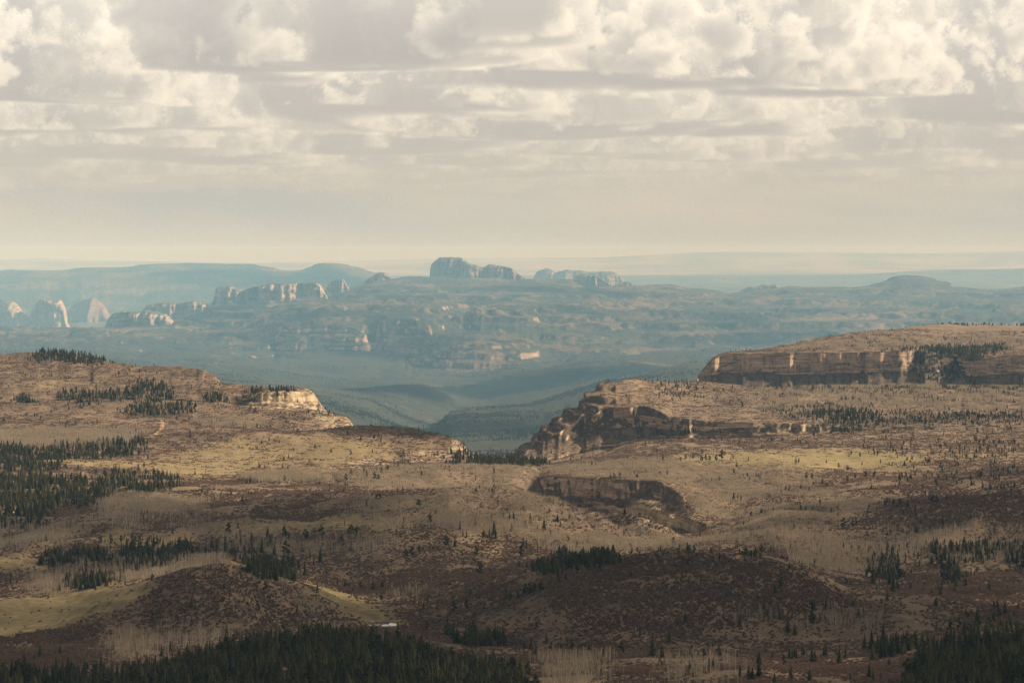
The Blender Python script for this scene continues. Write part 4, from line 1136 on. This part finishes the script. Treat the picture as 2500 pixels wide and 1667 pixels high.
# --- woodland specks on the hazy ridges and tableland
wn = cellmean(fbm(Xg / 1800, Dg / 1800, 3, 350))
wd = np.where((cD > 10450) & (cD < 66000) & (cSL < 0.9), 0.0013 * np.clip(0.35 + 2.6 * wn, 0.0, 1.5), 0)
wd = wd * np.interp(cD, [10000, 18000, 30000, 45000, 66000], [1.8, 0.85, 0.30, 0.10, 0.045])
P, k = scatter(wd)
hh = RNG.uniform(6, 15, len(P)) * np.interp(P[:, 1], [10000, 30000, 66000], [1.0, 1.25, 1.9])
gn_instances('far_woodland', P, RNG.rand(len(P)) * 6.28, np.stack([hh * 1.5, hh * 1.5, hh], -1), RNG.randint(0, 7, len(P)), P_CON, 'dark specks of far woodland on the hazy ridges and tableland')

# ------------------------------------------------------------------ single trees
def ground_at(px, py):
    """first visible terrain point seen at a photograph pixel"""
    c = (px - cols)
    j = int(np.clip(np.searchsorted(cols, px) - 1, 0, NCOL - 2))
    f = (px - cols[j]) / (cols[j + 1] - cols[j])
    y = PY[:, j] * (1 - f) + PY[:, j + 1] * f
    d = Dg[:, j] * (1 - f) + Dg[:, j + 1] * f
    z = Zg[:, j] * (1 - f) + Zg[:, j + 1] * f
    best = None
    for r in range(RL[2], NROW - 1):
        if y[r] >= py > y[r + 1]:
            t = (y[r] - py) / (y[r] - y[r + 1])
            dd, zz = d[r] * (1 - t) + d[r + 1] * t, z[r] * (1 - t) + z[r + 1] * t
            return Vector(((px - CX) / F * dd, dd, zz))
    return None

# kind, column, row of the foot, height in photograph pixels; read off the photograph
def rd(s, ox, oy, k):
    out = []
    for tkn in s.split():
        kind, rest = tkn[0], tkn[1:]
        x, y, h = (float(v) for v in rest.split(','))
        out.append((kind, ox + k * x, oy + k * y, k * h))
    return out
SINGLE = []
SINGLE += rd("f660,1175,115 f760,1220,75 f540,1180,85 f595,1180,75 f865,1175,80 f985,1200,75 f1245,1195,65 f1365,1190,110 f1385,1070,110 f1335,1000,105 f1000,1085,95 f1018,1085,80 f1175,1095,110 f1215,1065,100 f1075,1045,75 f220,1160,90 f335,1060,110 f345,1150,100 f145,1055,70 f90,960,90 f540,855,75 f190,835,75 f465,670,70 f762,650,60 f600,790,60 f790,810,80 f715,800,70 f845,890,90 f890,910,70 p1000,860,110 f1010,745,60 f1090,750,60 f1300,790,60 f1380,1000,130 f1455,980,140 f1185,675,45 p1200,235,75 p1260,225,55 p1280,215,45 p1165,160,30 f370,445,45 p410,445,60 f263,415,45 p885,240,40 p720,275,35 f855,490,45 f933,500,45 p1560,90,50 p1770,75,60 p1795,80,60 p1860,55,40 p1460,80,35 f500,55,60 f525,50,40 f2230,780,85 f2055,850,110 f1790,725,60 f1480,690,60 f1520,640,160 f1390,590,120 f1250,470,50 f1385,470,80 f2165,250,55", 1600, 1200, 0.3827)
SINGLE += rd("f1010,225,65 f905,255,60 f1120,195,55 f1272,190,60 f1572,200,55 f1385,230,90 f1352,245,60 f1340,125,35 f1245,185,50 f1228,130,30 f1138,290,100 f1068,305,55 f1105,310,65 f1150,315,60 f950,305,50 f925,300,50 f1258,265,55 f1435,270,45 f1480,265,90 f1520,300,55 f870,375,70 p808,380,90 p1015,440,70 p535,450,60 p625,425,65 p580,440,70 p700,225,90 p738,165,40 f1338,370,70 f1360,380,65 f1390,410,45 p1325,450,90 f1480,570,90 f1505,550,80 f1548,555,95 f1400,520,60 f1435,540,50 f1330,520,40 p1035,570,100 p742,590,35 f1300,720,65 p1460,690,90 f1220,730,100 f1250,725,80 p1350,705,80 p1380,700,80 p1410,690,70 p950,800,80 p860,830,90 p1630,610,50 p1585,625,50 p160,305,85 p197,285,60 p95,350,50 p473,275,30 f955,80,45 f520,215,50 p1427,945,60 f1495,1030,80 f855,975,70 f2222,1120,160 f1885,1170,120 f2135,980,60 f1640,1090,80 f1740,1120,90 f1710,1110,60 f1595,1060,50 f1425,1110,80", 800, 1200, 0.3571)
SINGLE += rd("f1310,790,90 f1335,800,60 f1212,835,45 f1040,865,65 f970,890,55 f1080,830,50 f1310,890,50 p1760,830,90 p1650,600,40 f1330,680,45 p1530,670,40 p1520,760,45 f410,1115,80 f770,1085,80 p625,950,40 f500,1090,50 f235,570,70 f75,625,50 f458,640,100 f672,640,100 f600,655,100 f640,655,100 f520,655,110 f2190,480,110 f2120,450,60 p2200,310,90 p2090,330,80 p1945,330,100 p1955,440,110 p1970,330,60 p1565,295,90 f1790,415,100 f1850,370,90 f1830,320,90 f1875,430,80 f1645,385,90 f1720,360,90 f1705,420,70 f1540,400,90 f1410,460,130 f1485,385,70 f1450,380,80 f1360,420,70 f1325,470,70 p1180,295,50 f2145,500,70 f2085,570,110 p2330,345,50 f1550,1000,110 f1620,1000,80 f1280,1130,110 f1105,1120,90 f1165,1090,80 f165,1230,150 f465,1250,130", 0, 1200, 0.3571)
SINGLE += rd("p425,950,75 p388,955,45 p345,955,40 p322,955,45 p295,960,45 p243,940,35 p192,950,45 p160,955,25 p48,955,35 p497,945,30 p520,995,35 p965,1070,50 p997,1070,45 p895,970,35 p915,970,35 p1065,1105,40 p1275,1070,40 p1340,1060,50 p1400,1050,40 p1225,1090,45 p2230,880,35 p1305,930,35 p1250,915,30 p680,880,30", 1600, 760, 0.3827)
SINGLE += rd("p2155,775,40 p2265,800,30 p1300,705,40 p1970,920,35 p985,900,40", 0, 820, 0.3571)
SINGLE += rd("p25,630,25 p157,650,45 p305,635,30 p410,755,45 p367,770,45 p545,780,25 p640,790,40 f775,735,30 p320,815,60 p345,820,50 p125,825,55 p305,930,30 p335,960,50 p355,960,55", 800, 880, 0.3571)

def part_mesh(name, g, m):
    return mesh_of(name, g[0], g[1], [m])
FIR_PARTS = [(part_mesh('trunk', a, M_BARK), part_mesh('crown', b, M_FIR)) for a, b in FIRS]
PINE_PARTS = [(part_mesh('trunk', a, M_BARK), part_mesh('crown', b, M_PINE)) for a, b in PINES]
ASPEN_PARTS = [(part_mesh('trunk', a, M_ASPB), part_mesh('crown', b, M_ASPT)) for a, b in ASPENS]

def tree(name, loc, h, parts, wide, rz, label, cat, group):
    root = bpy.data.objects.new(name, None)
    root.empty_display_size = 0.5
    COL.objects.link(root)
    root.location = loc; root.rotation_euler = (0, 0, rz); root.scale = (h * wide, h * wide, h)
    for nm, me in (('trunk', parts[0]), ('crown', parts[1])):
        o = bpy.data.objects.new(nm, me)
        COL.objects.link(o)
        o.parent = root
    tag(root, label, cat, group)
    return root

ORD = ['leftmost'] + ['%s from left' % w_ for w_ in 'second third fourth fifth sixth seventh eighth ninth tenth eleventh twelfth thirteenth fourteenth fifteenth sixteenth seventeenth eighteenth nineteenth twentieth'.split()]
MARKS = [  # column, row, where it stands
    (1690, 1640, 'at bottom edge below the dark brown hill'), (1650, 1560, 'low on the front of the dark brown hill'), (1800, 1500, 'on the face of the dark brown hill'), (1900, 1470, 'on the right shoulder of the dark brown hill'),
    (1960, 1640, 'on bare slope at bottom right'), (2070, 1590, 'left of the bottom right forest'), (2140, 1560, 'at the edge of the bottom right forest'), (2060, 1290, 'in the dark clump above right aspen stand'),
    (1760, 1370, 'behind the crest of the dark brown hill'), (1920, 1300, 'beside the pale slope right of the canyon'), (1930, 1390, 'below the crest on right of brown hill'), (2250, 1230, 'along the top of right grey slope'),
    (1790, 1218, 'alone on pale slope above the canyon'), (2400, 1500, 'above the bottom right forest'), (2180, 1440, 'in the right hollow among aspens'), (2110, 1385, 'in the aspens at right'),
    (1170, 1285, 'left on the pale round hill'), (1220, 1270, 'high on the pale round hill'), (1300, 1280, 'right on the pale round hill'), (1350, 1275, 'on right flank of the pale round hill'), (1200, 1310, 'halfway down the pale round hill'),
    (1100, 1340, 'below the pale round hill'), (1010, 1350, 'on mauve slope left of pale hill'), (1050, 1265, 'on the grey slope left of pale hill'), (1290, 1345, 'in the gully below pale hill'), (1340, 1395, 'where the dark hill meets the gully'),
    (1200, 1400, 'on the dark slope right of centre'), (1240, 1450, 'on the left foot of dark hill'), (1310, 1450, 'on the left ridge of dark hill'), (1120, 1490, 'right of the pond slope'), (1370, 1420, 'near the crest left of dark hill'),
    (860, 1305, 'at the yellow meadow edge'), (980, 1280, 'above the yellow meadow'), (1320, 1540, 'on dark flats right of bottom forest'), (1590, 1600, 'on dark flats below brown hill'), (1400, 1590, 'beyond the bottom forest corner'), (1110, 1550, 'behind the bottom forest'),
    (460, 1485, 'on the left brown hill slope'), (370, 1510, 'low on left brown hill'), (620, 1480, 'on the right side of left brown hill'), (540, 1440, 'near the crest of left brown hill'), (220, 1585, 'on lower left scrub slope'), (60, 1410, 'in aspens above left meadow'),
    (200, 1430, 'at top edge of left meadow'), (765, 1370, 'right of the dark grove behind brown hill'), (770, 1310, 'on the thin meadow left of centre'), (690, 1330, 'at the meadow fringe left of centre'), (655, 1340, 'in the grove behind left brown hill'), (600, 1330, 'left of the grove behind brown hill'),
    (520, 1350, 'in the line of firs left of grove'), (560, 1560, 'on the left edge of bottom forest'), (430, 1600, 'among pale aspens at lower left'), (110, 1640, 'at the bottom left corner'),
    (1690, 1125, 'in the row on the bright bench meadow'), (1740, 1125, 'at the tall end of bench meadow row'), (1790, 1135, 'just right of the bench meadow row'), (1950, 1135, 'on right part of bench meadow'), (2010, 1175, 'below the bench meadow'), (2110, 1165, 'on scrub right of bench meadow'), (2200, 1110, 'on scrub above right grey slope'),
    (790, 1100, 'on the yellow plateau meadow'), (580, 1110, 'on plateau scrub left of meadow'), (870, 1110, 'below the plateau knoll'), (940, 1155, 'on the pale bench'), (1030, 1150, 'on the pale bench near canyon'), (890, 1170, 'in the clump at pale bench edge'), (915, 1220, 'on the grey slope under pale bench')]
bins = {}
for kind, px, py, h in SINGLE:
    g = ground_at(px, py)
    if g is None or not 1700 < g.y < 9000: continue
    hm_ = h / F * g.y
    hm_ = min(max(hm_, 5.0), 24.0)
    i = min(range(len(MARKS)), key=lambda i: (MARKS[i][0] - px) ** 2 + (1.6 * (MARKS[i][1] - py)) ** 2)
    bins.setdefault((i, kind), []).append((px, g, hm_))
n_single = 0
for (i, kind), members in sorted(bins.items()):
    members.sort(key=lambda m_: m_[0])
    for o_, (px, g, hm_) in enumerate(members):
        noun = 'pointed dark fir' if kind == 'f' else 'round-crowned dark pine'
        lab = '%s %s' % (noun, MARKS[i][2])
        if len(members) > 1:
            lab += ', ' + ORD[min(o_, len(ORD) - 1)]
        nm, parts = ('fir_tree', FIR_PARTS[(n_single * 7 + o_) % 4]) if kind == 'f' else ('pine_tree', PINE_PARTS[n_single % 3])
        tree(nm, g, hm_, parts, rnd.uniform(0.95, 1.3) if kind == 'f' else rnd.uniform(1.1, 1.5), rnd.random() * 6.28, lab, 'fir' if kind == 'f' else 'pine', 'scattered firs' if kind == 'f' else 'scattered pines')
        n_single += 1
print('SINGLE conifers', n_single)

# the largest trees of the two near forests, each a tree of its own; the rest of the woods is one mass
pxC = CX + F * P_C[:, 0] / P_C[:, 1]
pyC = YH - F * P_C[:, 2] / P_C[:, 1]
inview = (pxC > 0) & (pxC < 2500) & (pyC - H_C / P_C[:, 1] * F < 1660) & VIS[:, c_lo:c_hi][:-1].ravel()[k_C] & (K_C < 4)
size_px = np.where(inview, H_C / P_C[:, 1] * F, 0)
n_fir = sum(1 for o in S.objects if o.name.startswith('fir_tree'))
SIDE = ['left', 'middle', 'right']
def spot(px, py, xs, ys):
    """which part of its stand a tree is in"""
    return SIDE[int(np.searchsorted(np.quantile(xs, (0.34, 0.67)), px))], ('front' if py > np.median(ys) else 'back')
pick = np.argsort(-size_px)[:max(0, 296 - n_fir)]
pick = pick[size_px[pick] > 0]
STANDS = [(500, 'sparse stand along the bottom left edge'), (1420, 'dense forest at bottom centre'), (2050, 'bare flats along the bottom edge'), (9999, 'dense forest at bottom right')]
stand_of = lambda px: next(i for i, (e, n) in enumerate(STANDS) if px < e)
st = np.array([stand_of(pxC[j]) for j in pick])
hq = np.quantile(H_C[pick], (0.33, 0.67)) if len(pick) else (0, 0)
for i_, j in enumerate(pick):
    px, py = pxC[j], pyC[j]
    mates = pick[st == st[i_]]
    sd_, fb = spot(px, py, pxC[mates], pyC[mates])
    tall = ('short', 'middling', 'tall')[int(np.searchsorted(hq, H_C[j]))]
    lab = '%s dark fir in %s %s of the %s' % (tall, fb, sd_, STANDS[st[i_]][1])
    grp = 'firs of the ' + STANDS[st[i_]][1]
    tree('fir_tree', P_C[j], H_C[j], FIR_PARTS[K_C[j]], rnd.uniform(0.9, 1.2), rnd.random() * 6.28, lab, 'fir', grp)
rest = np.ones(len(P_C), bool); rest[pick] = False
sz = np.stack([H_C * RNG.uniform(0.95, 1.35, len(P_C)), H_C * RNG.uniform(0.95, 1.35, len(P_C)), H_C], -1)
gn_instances('conifer_forest', P_C[rest], RNG.rand(rest.sum()) * 6.28, sz[rest], K_C[rest], P_CON, 'dark conifer woods on the hills, plateau and mesa ravine')

# nearest aspens as single trees
pxA = CX + F * P_A[:, 0] / P_A[:, 1]
sizeA = np.where((pxA > 0) & (pxA < 2500) & VIS[:, c_lo:c_hi][:-1].ravel()[k_A], H_A / P_A[:, 1] * F, 0)
pick = np.argsort(-sizeA)[:290]
pick = pick[sizeA[pick] > 0]
pyA = YH - F * P_A[:, 2] / P_A[:, 1]
AST = [(600, 'stand at lower left'), (1250, 'slope beside the pond'), (1560, 'bottom stand right of the centre forest'), (1900, 'bottom stand under the dark brown hill'), (9999, 'slope above the bottom right forest')]
st = np.array([next(i for i, (e, n) in enumerate(AST) if pxA[j] < e) for j in pick])
hq = np.quantile(H_A[pick], (0.33, 0.67))
for i_, j in enumerate(pick):
    mates = pick[st == st[i_]]
    sd_, fb = spot(pxA[j], pyA[j], pxA[mates], pyA[mates])
    tall = ('short', 'middling', 'tall')[int(np.searchsorted(hq, H_A[j]))]
    lab = '%s pale bare aspen in %s %s of the %s' % (tall, fb, sd_, AST[st[i_]][1])
    grp = 'aspens of the ' + AST[st[i_]][1]
    tree('aspen_tree', P_A[j], H_A[j], ASPEN_PARTS[j % 4], rnd.uniform(0.9, 1.3), rnd.random() * 6.28, lab, 'aspen', grp)
rest = np.ones(len(P_A), bool); rest[pick] = False
gn_instances('aspen_forest', P_A[rest], RNG.rand(rest.sum()) * 6.28, np.stack([H_A * 1.15, H_A * 1.15, H_A], -1)[rest], RNG.randint(0, 4, rest.sum()), P_ASP, 'pale leafless aspen woods on the middle hills')

# ------------------------------------------------------------------ pond, tracks, snow
def height_at(x, y):
    px = CX + F * x / y
    j = int(np.clip(np.searchsorted(cols, px) - 1, 0, NCOL - 2))
    f = (px - cols[j]) / (cols[j + 1] - cols[j])
    d = Dg[:, j] * (1 - f) + Dg[:, j + 1] * f
    z = Zg[:, j] * (1 - f) + Zg[:, j + 1] * f
    return float(np.interp(y, d, z))
m_water, t, bs = mat('pond_water')
bs.inputs['Base Color'].default_value = (0.05, 0.06, 0.06, 1)
bs.inputs['Roughness'].default_value = 0.06
bs.inputs['Specular IOR Level'].default_value = 0.5
def flat_outline(name, pts, z, material):
    bm = bmesh.new()
    vs = [bm.verts.new((x, y, z)) for x, y in pts]
    f = bm.faces.new(vs)
    if f.normal.z < 0: f.normal_flip()
    me = bpy.data.meshes.new(name)
    bm.to_mesh(me); bm.free()
    me.materials.append(material)
    return link(bpy.data.objects.new(name, me))
pts = []
pc = Vector(((933 - CX) / F * 2552, 2552))
for k in range(48):
    a = 2 * math.pi * k / 48
    r = 1 + 0.10 * math.sin(2 * a + 0.6) + 0.06 * math.sin(5 * a)
    pts.append((pc.x + math.cos(a) * 19.5 * r, pc.y + math.sin(a) * 15 * r))
pond = flat_outline('pond', pts, POND_Z - 0.35, m_water)
tag(pond, 'small bright stock pond behind the bottom centre forest', kind='structure')

m_mud, t, bs = mat('pond_mud')
t.put(bs.inputs['Base Color'], t.mix(t.noise(t.node('ShaderNodeNewGeometry').outputs['Position'], 0.3, 4, 0.6), (0.12, 0.075, 0.045), (0.24, 0.155, 0.09)))
V, Fc = [], []
for k, (x, y) in enumerate(pts):               # trodden bank round the water
    for f, dzz in ((0.97, -0.42), (1.12, 0.10), (1.34 + 0.08 * math.sin(k * 0.8), height_at(pc.x + (x - pc.x) * 1.34, pc.y + (y - pc.y) * 1.34) - POND_Z - 0.1)):
        V.append((pc.x + (x - pc.x) * f, pc.y + (y - pc.y) * f, POND_Z + dzz))
for k in range(48):
    n = (k + 1) % 48
    for j in (0, 1):
        Fc.append((k * 3 + j, k * 3 + j + 1, n * 3 + j + 1, n * 3 + j))
tag(link(bpy.data.objects.new('pond_bank', mesh_of('pond_bank', V, Fc, [m_mud]))), 'brown mud bank ringing the small stock pond', kind='structure')

m_dirt, t, bs = mat('track_dirt')
geo = t.node('ShaderNodeNewGeometry')
t.put(bs.inputs['Base Color'], t.mix(t.noise(geo.outputs['Position'], 0.15, 4, 0.6), (0.30, 0.185, 0.105), (0.46, 0.31, 0.18)))
def track(pts, width, label):
    P = [ground_at(*p) for p in pts]
    P = [p for p in P if p is not None]
    # fine polyline, draped
    Q = []
    for a, b in zip(P[:-1], P[1:]):
        for k in range(10):
            Q.append(a.lerp(b, k / 10))
    Q.append(P[-1])
    V, Fc = [], []
    for i, p in enumerate(Q):
        d = (Q[min(i + 1, len(Q) - 1)] - Q[max(i - 1, 0)]); d.z = 0
        n = Vector((-d.y, d.x, 0)).normalized() * width * 0.5
        for s_ in (-1, 0, 1):
            v = p + n * s_
            V.append((v.x, v.y, height_at(v.x, v.y) + (0.55 if s_ == 0 else 0.25)))
    for i in range(len(Q) - 1):
        for k in (0, 1):
            Fc.append((i * 3 + k, i * 3 + k + 1, i * 3 + k + 4, i * 3 + k + 3))
    tag(link(bpy.data.objects.new('dirt_track', mesh_of('dirt_track', V, Fc, [m_dirt]))), label, 'track', kind='structure')
track([(368, 1066), (380, 1060), (390, 1052), (396, 1042), (397, 1034), (394, 1026)], 9, 'curved pale dirt track on the left plateau scrub')
track([(750, 1418), (755, 1412), (762, 1408)], 6, 'short orange dirt track right of the dark grove')
track([(1785, 1348), (1800, 1338), (1812, 1345), (1805, 1355), (1792, 1366)], 6, 'forked tan dirt track right of the near canyon')
track([(0, 1078), (15, 1070)], 9, 'pale dirt track scrap at the left edge')
track([(122, 1140), (126, 1130), (127, 1122)], 7, 'pale dirt track through the left plateau pines')

m_snow, t, bs = mat('old_snow')
bs.inputs['Base Color'].default_value = (0.82, 0.84, 0.86, 1)
def snow(px, py, w_, h_, label):
    g = ground_at(px, py)
    if g is None: return
    bm = bmesh.new()
    r = random.Random(int(px))
    nseg = 14
    top = bm.verts.new((0, 0, 1.3))
    ring1, ring2 = [], []
    for k in range(nseg):
        a = 2 * math.pi * k / nseg
        q_ = r.uniform(0.7, 1.15)
        ring1.append(bm.verts.new((math.cos(a) * w_ * 0.6 * q_, math.sin(a) * h_ * 0.6 * q_, 0.9)))
        ring2.append(bm.verts.new((math.cos(a) * w_ * q_, math.sin(a) * h_ * q_, -1.5)))
    for k in range(nseg):
        n = (k + 1) % nseg
        bm.faces.new((top, ring1[k], ring1[n])); bm.faces.new((ring1[k], ring2[k], ring2[n], ring1[n]))
    me = bpy.data.meshes.new('snow_patch'); bm.to_mesh(me); bm.free()
    me.materials.append(m_snow)
    o = link(bpy.data.objects.new('snow_patch', me)); o.location = g
    tag(o, label, 'snow', 'old snow patches in the left forest')
snow(14, 1222, 6, 6, 'long white snow patch nearest the left edge in the dark forest')
snow(74, 1238, 6, 5, 'brightest white snow patch in the dark left forest')
snow(34, 1250, 3, 4, 'small low white snow patch in the dark left forest')

# ------------------------------------------------------------------ cumulus overhead: these throw the cloud shadows on the land
m_cloud = bpy.data.materials.new('cumulus')
m_cloud.use_nodes = True
m_cloud.node_tree.nodes.clear()
t = NT(m_cloud.node_tree)
d1, d2, mx = t.node('ShaderNodeBsdfDiffuse'), t.node('ShaderNodeBsdfTranslucent'), t.node('ShaderNodeMixShader')
d1.inputs['Color'].default_value = (0.88, 0.88, 0.88, 1)
d2.inputs['Color'].default_value = (0.80, 0.80, 0.80, 1)
mx.inputs[0].default_value = 0.30
t.t.links.new(d1.outputs[0], mx.inputs[1]); t.t.links.new(d2.outputs[0], mx.inputs[2])
tr, m2 = t.node('ShaderNodeBsdfTransparent'), t.node('ShaderNodeMixShader')      # thin water droplets let part of the light through
m2.inputs[0].default_value = 0.11
t.t.links.new(tr.outputs[0], m2.inputs[1]); t.t.links.new(mx.outputs[0], m2.inputs[2])
t.t.links.new(m2.outputs[0], t.node('ShaderNodeOutputMaterial').inputs['Surface'])
_b = bmesh.new(); bmesh.ops.create_icosphere(_b, subdivisions=2, radius=1.0)
ICO_V = np.array([v.co[:] for v in _b.verts]); ICO_F = np.array([[v.index for v in f.verts] for f in _b.faces]); _b.free()
def cloud(gx, gy, gz, rx, ry, n, seed, puff, label, alt=1700.0):
    """a cumulus whose shadow falls round the ground point (gx, gy, gz)"""
    r = np.random.RandomState(seed)
    c = Vector((gx, gy, gz)) + SUN * ((alt - gz) / SUN.z)
    V, Fc = [], []
    for k in range(n):
        a, q_ = r.rand() * 6.28, r.rand() ** 0.5
        x, y = math.cos(a) * q_ * rx, math.sin(a) * q_ * ry
        s = puff * r.uniform(0.55, 1.15) * (1.15 - 0.55 * q_)
        v = ICO_V * (1 + 0.16 * r.standard_normal((len(ICO_V), 1)).clip(-1.5, 1.5)) * np.array([s, s, s * 0.62])
        v[:, 2] = np.maximum(v[:, 2], -0.18 * s)
        V.append(v + np.array([x, y, r.rand() * 0.5 * puff * (1.2 - q_)]))
        Fc.append(ICO_F + k * len(ICO_V))
    for k in range(n, int(n * 1.9)):           # torn edges
        a, q_ = r.rand() * 6.28, r.uniform(0.85, 1.30)
        s = puff * r.uniform(0.10, 0.34)
        v = ICO_V * (1 + 0.2 * r.standard_normal((len(ICO_V), 1)).clip(-1.5, 1.5)) * np.array([s, s, s * 0.6])
        V.append(v + np.array([math.cos(a) * q_ * rx, math.sin(a) * q_ * ry, r.rand() * 0.3 * puff]))
        Fc.append(ICO_F + k * len(ICO_V))
    me = mesh_of('cloud', np.concatenate(V).tolist(), np.concatenate(Fc).tolist(), [m_cloud])
    for f in me.polygons: f.use_smooth = True
    o = link(bpy.data.objects.new('cloud', me)); o.location = c
    tag(o, label, kind='stuff')
cloud(120, 2350, -400, 1250, 1200, 165, 1, 300, 'broad cumulus overhead shading the foreground hills')
cloud(1050, 3950, -430, 560, 720, 70, 2, 200, 'cumulus overhead shading the slope right of the canyon')
cloud(-760, 3650, -430, 560, 520, 55, 3, 210, 'cumulus overhead shading the left forest')
cloud(1700, 6300, -420, 700, 500, 26, 12, 180, 'cumulus overhead thinly shading the plateau right of the headland')
cloud(-265, 5460, -395, 190, 75, 70, 21, 50, 'small cumulus shading the knoll at the gorge mouth')
cloud(-1130, 27300, -1250, 900, 1000, 75, 4, 420, 'cumulus shading the blue hill in the valley', 4800)
cloud(980, 32500, -1300, 1900, 1300, 110, 5, 560, 'cumulus shading the long blue slope', 5500)
cloud(230, 17200, -1000, 800, 1300, 90, 6, 330, 'cumulus shading the valley floor', 3200)
cloud(-3700, 44000, -1200, 1900, 1500, 40, 7, 700, 'added unseen cumulus shading the tableland at left', 7200)  # from here on: clouds added out of view to mottle far land with shade
cloud(3400, 49000, -1200, 2800, 1900, 50, 8, 800, 'added unseen cumulus shading the tableland at right', 8000)
cloud(-900, 41000, -1400, 1500, 900, 60, 9, 480, 'added unseen cumulus shading the canyon walls at centre', 7000)
cloud(5200, 43000, -1400, 2400, 1100, 70, 10, 600, 'added unseen cumulus shading the tableland behind the mesa', 7200)
cloud(-5200, 52000, -1200, 1800, 1300, 60, 11, 600, 'added unseen cumulus shading the white mesas', 8200)
cloud(-7800, 85000, -900, 5200, 2200, 90, 13, 1300, 'added unseen cumulus shading the far mesa', 12500)
cloud(600, 56000, -1000, 2600, 900, 60, 14, 600, 'added unseen cumulus shading the skyline woods', 8800)

# ------------------------------------------------------------------ haze: one closed box of even air round the land
bm = bmesh.new()
bmesh.ops.create_cube(bm, size=1.0)
me = bpy.data.meshes.new('haze')
HZ0, HZ1, HY0, HY1, HXW = float(Zg.min()) - 60, 640.0, -1500.0, 174000.0, 90000.0
for v in bm.verts:
    v.co = Vector((v.co.x * 2 * HXW, HY0 if v.co.y < 0 else HY1, HZ0 if v.co.z < 0 else HZ1))
bm.to_mesh(me); bm.free()
haze = link(bpy.data.objects.new('haze', me))
hm = bpy.data.materials.new('haze_air')
hm.use_nodes = True
hm.node_tree.nodes.clear()
t = NT(hm.node_tree)
pv = t.node('ShaderNodeVolumePrincipled')
pv.inputs['Color'].default_value = (0.31, 0.64, 1.0, 1)
pv.inputs['Absorption Color'].default_value = (1, 1, 1, 1)
pv.inputs['Density'].default_value = 1.55e-5
pv.inputs['Anisotropy'].default_value = -0.25
t.t.links.new(pv.outputs[0], t.node('ShaderNodeOutputMaterial').inputs['Volume'])
me.materials.append(hm)
tag(haze, 'pale blue haze filling the air over the valley', kind='stuff')
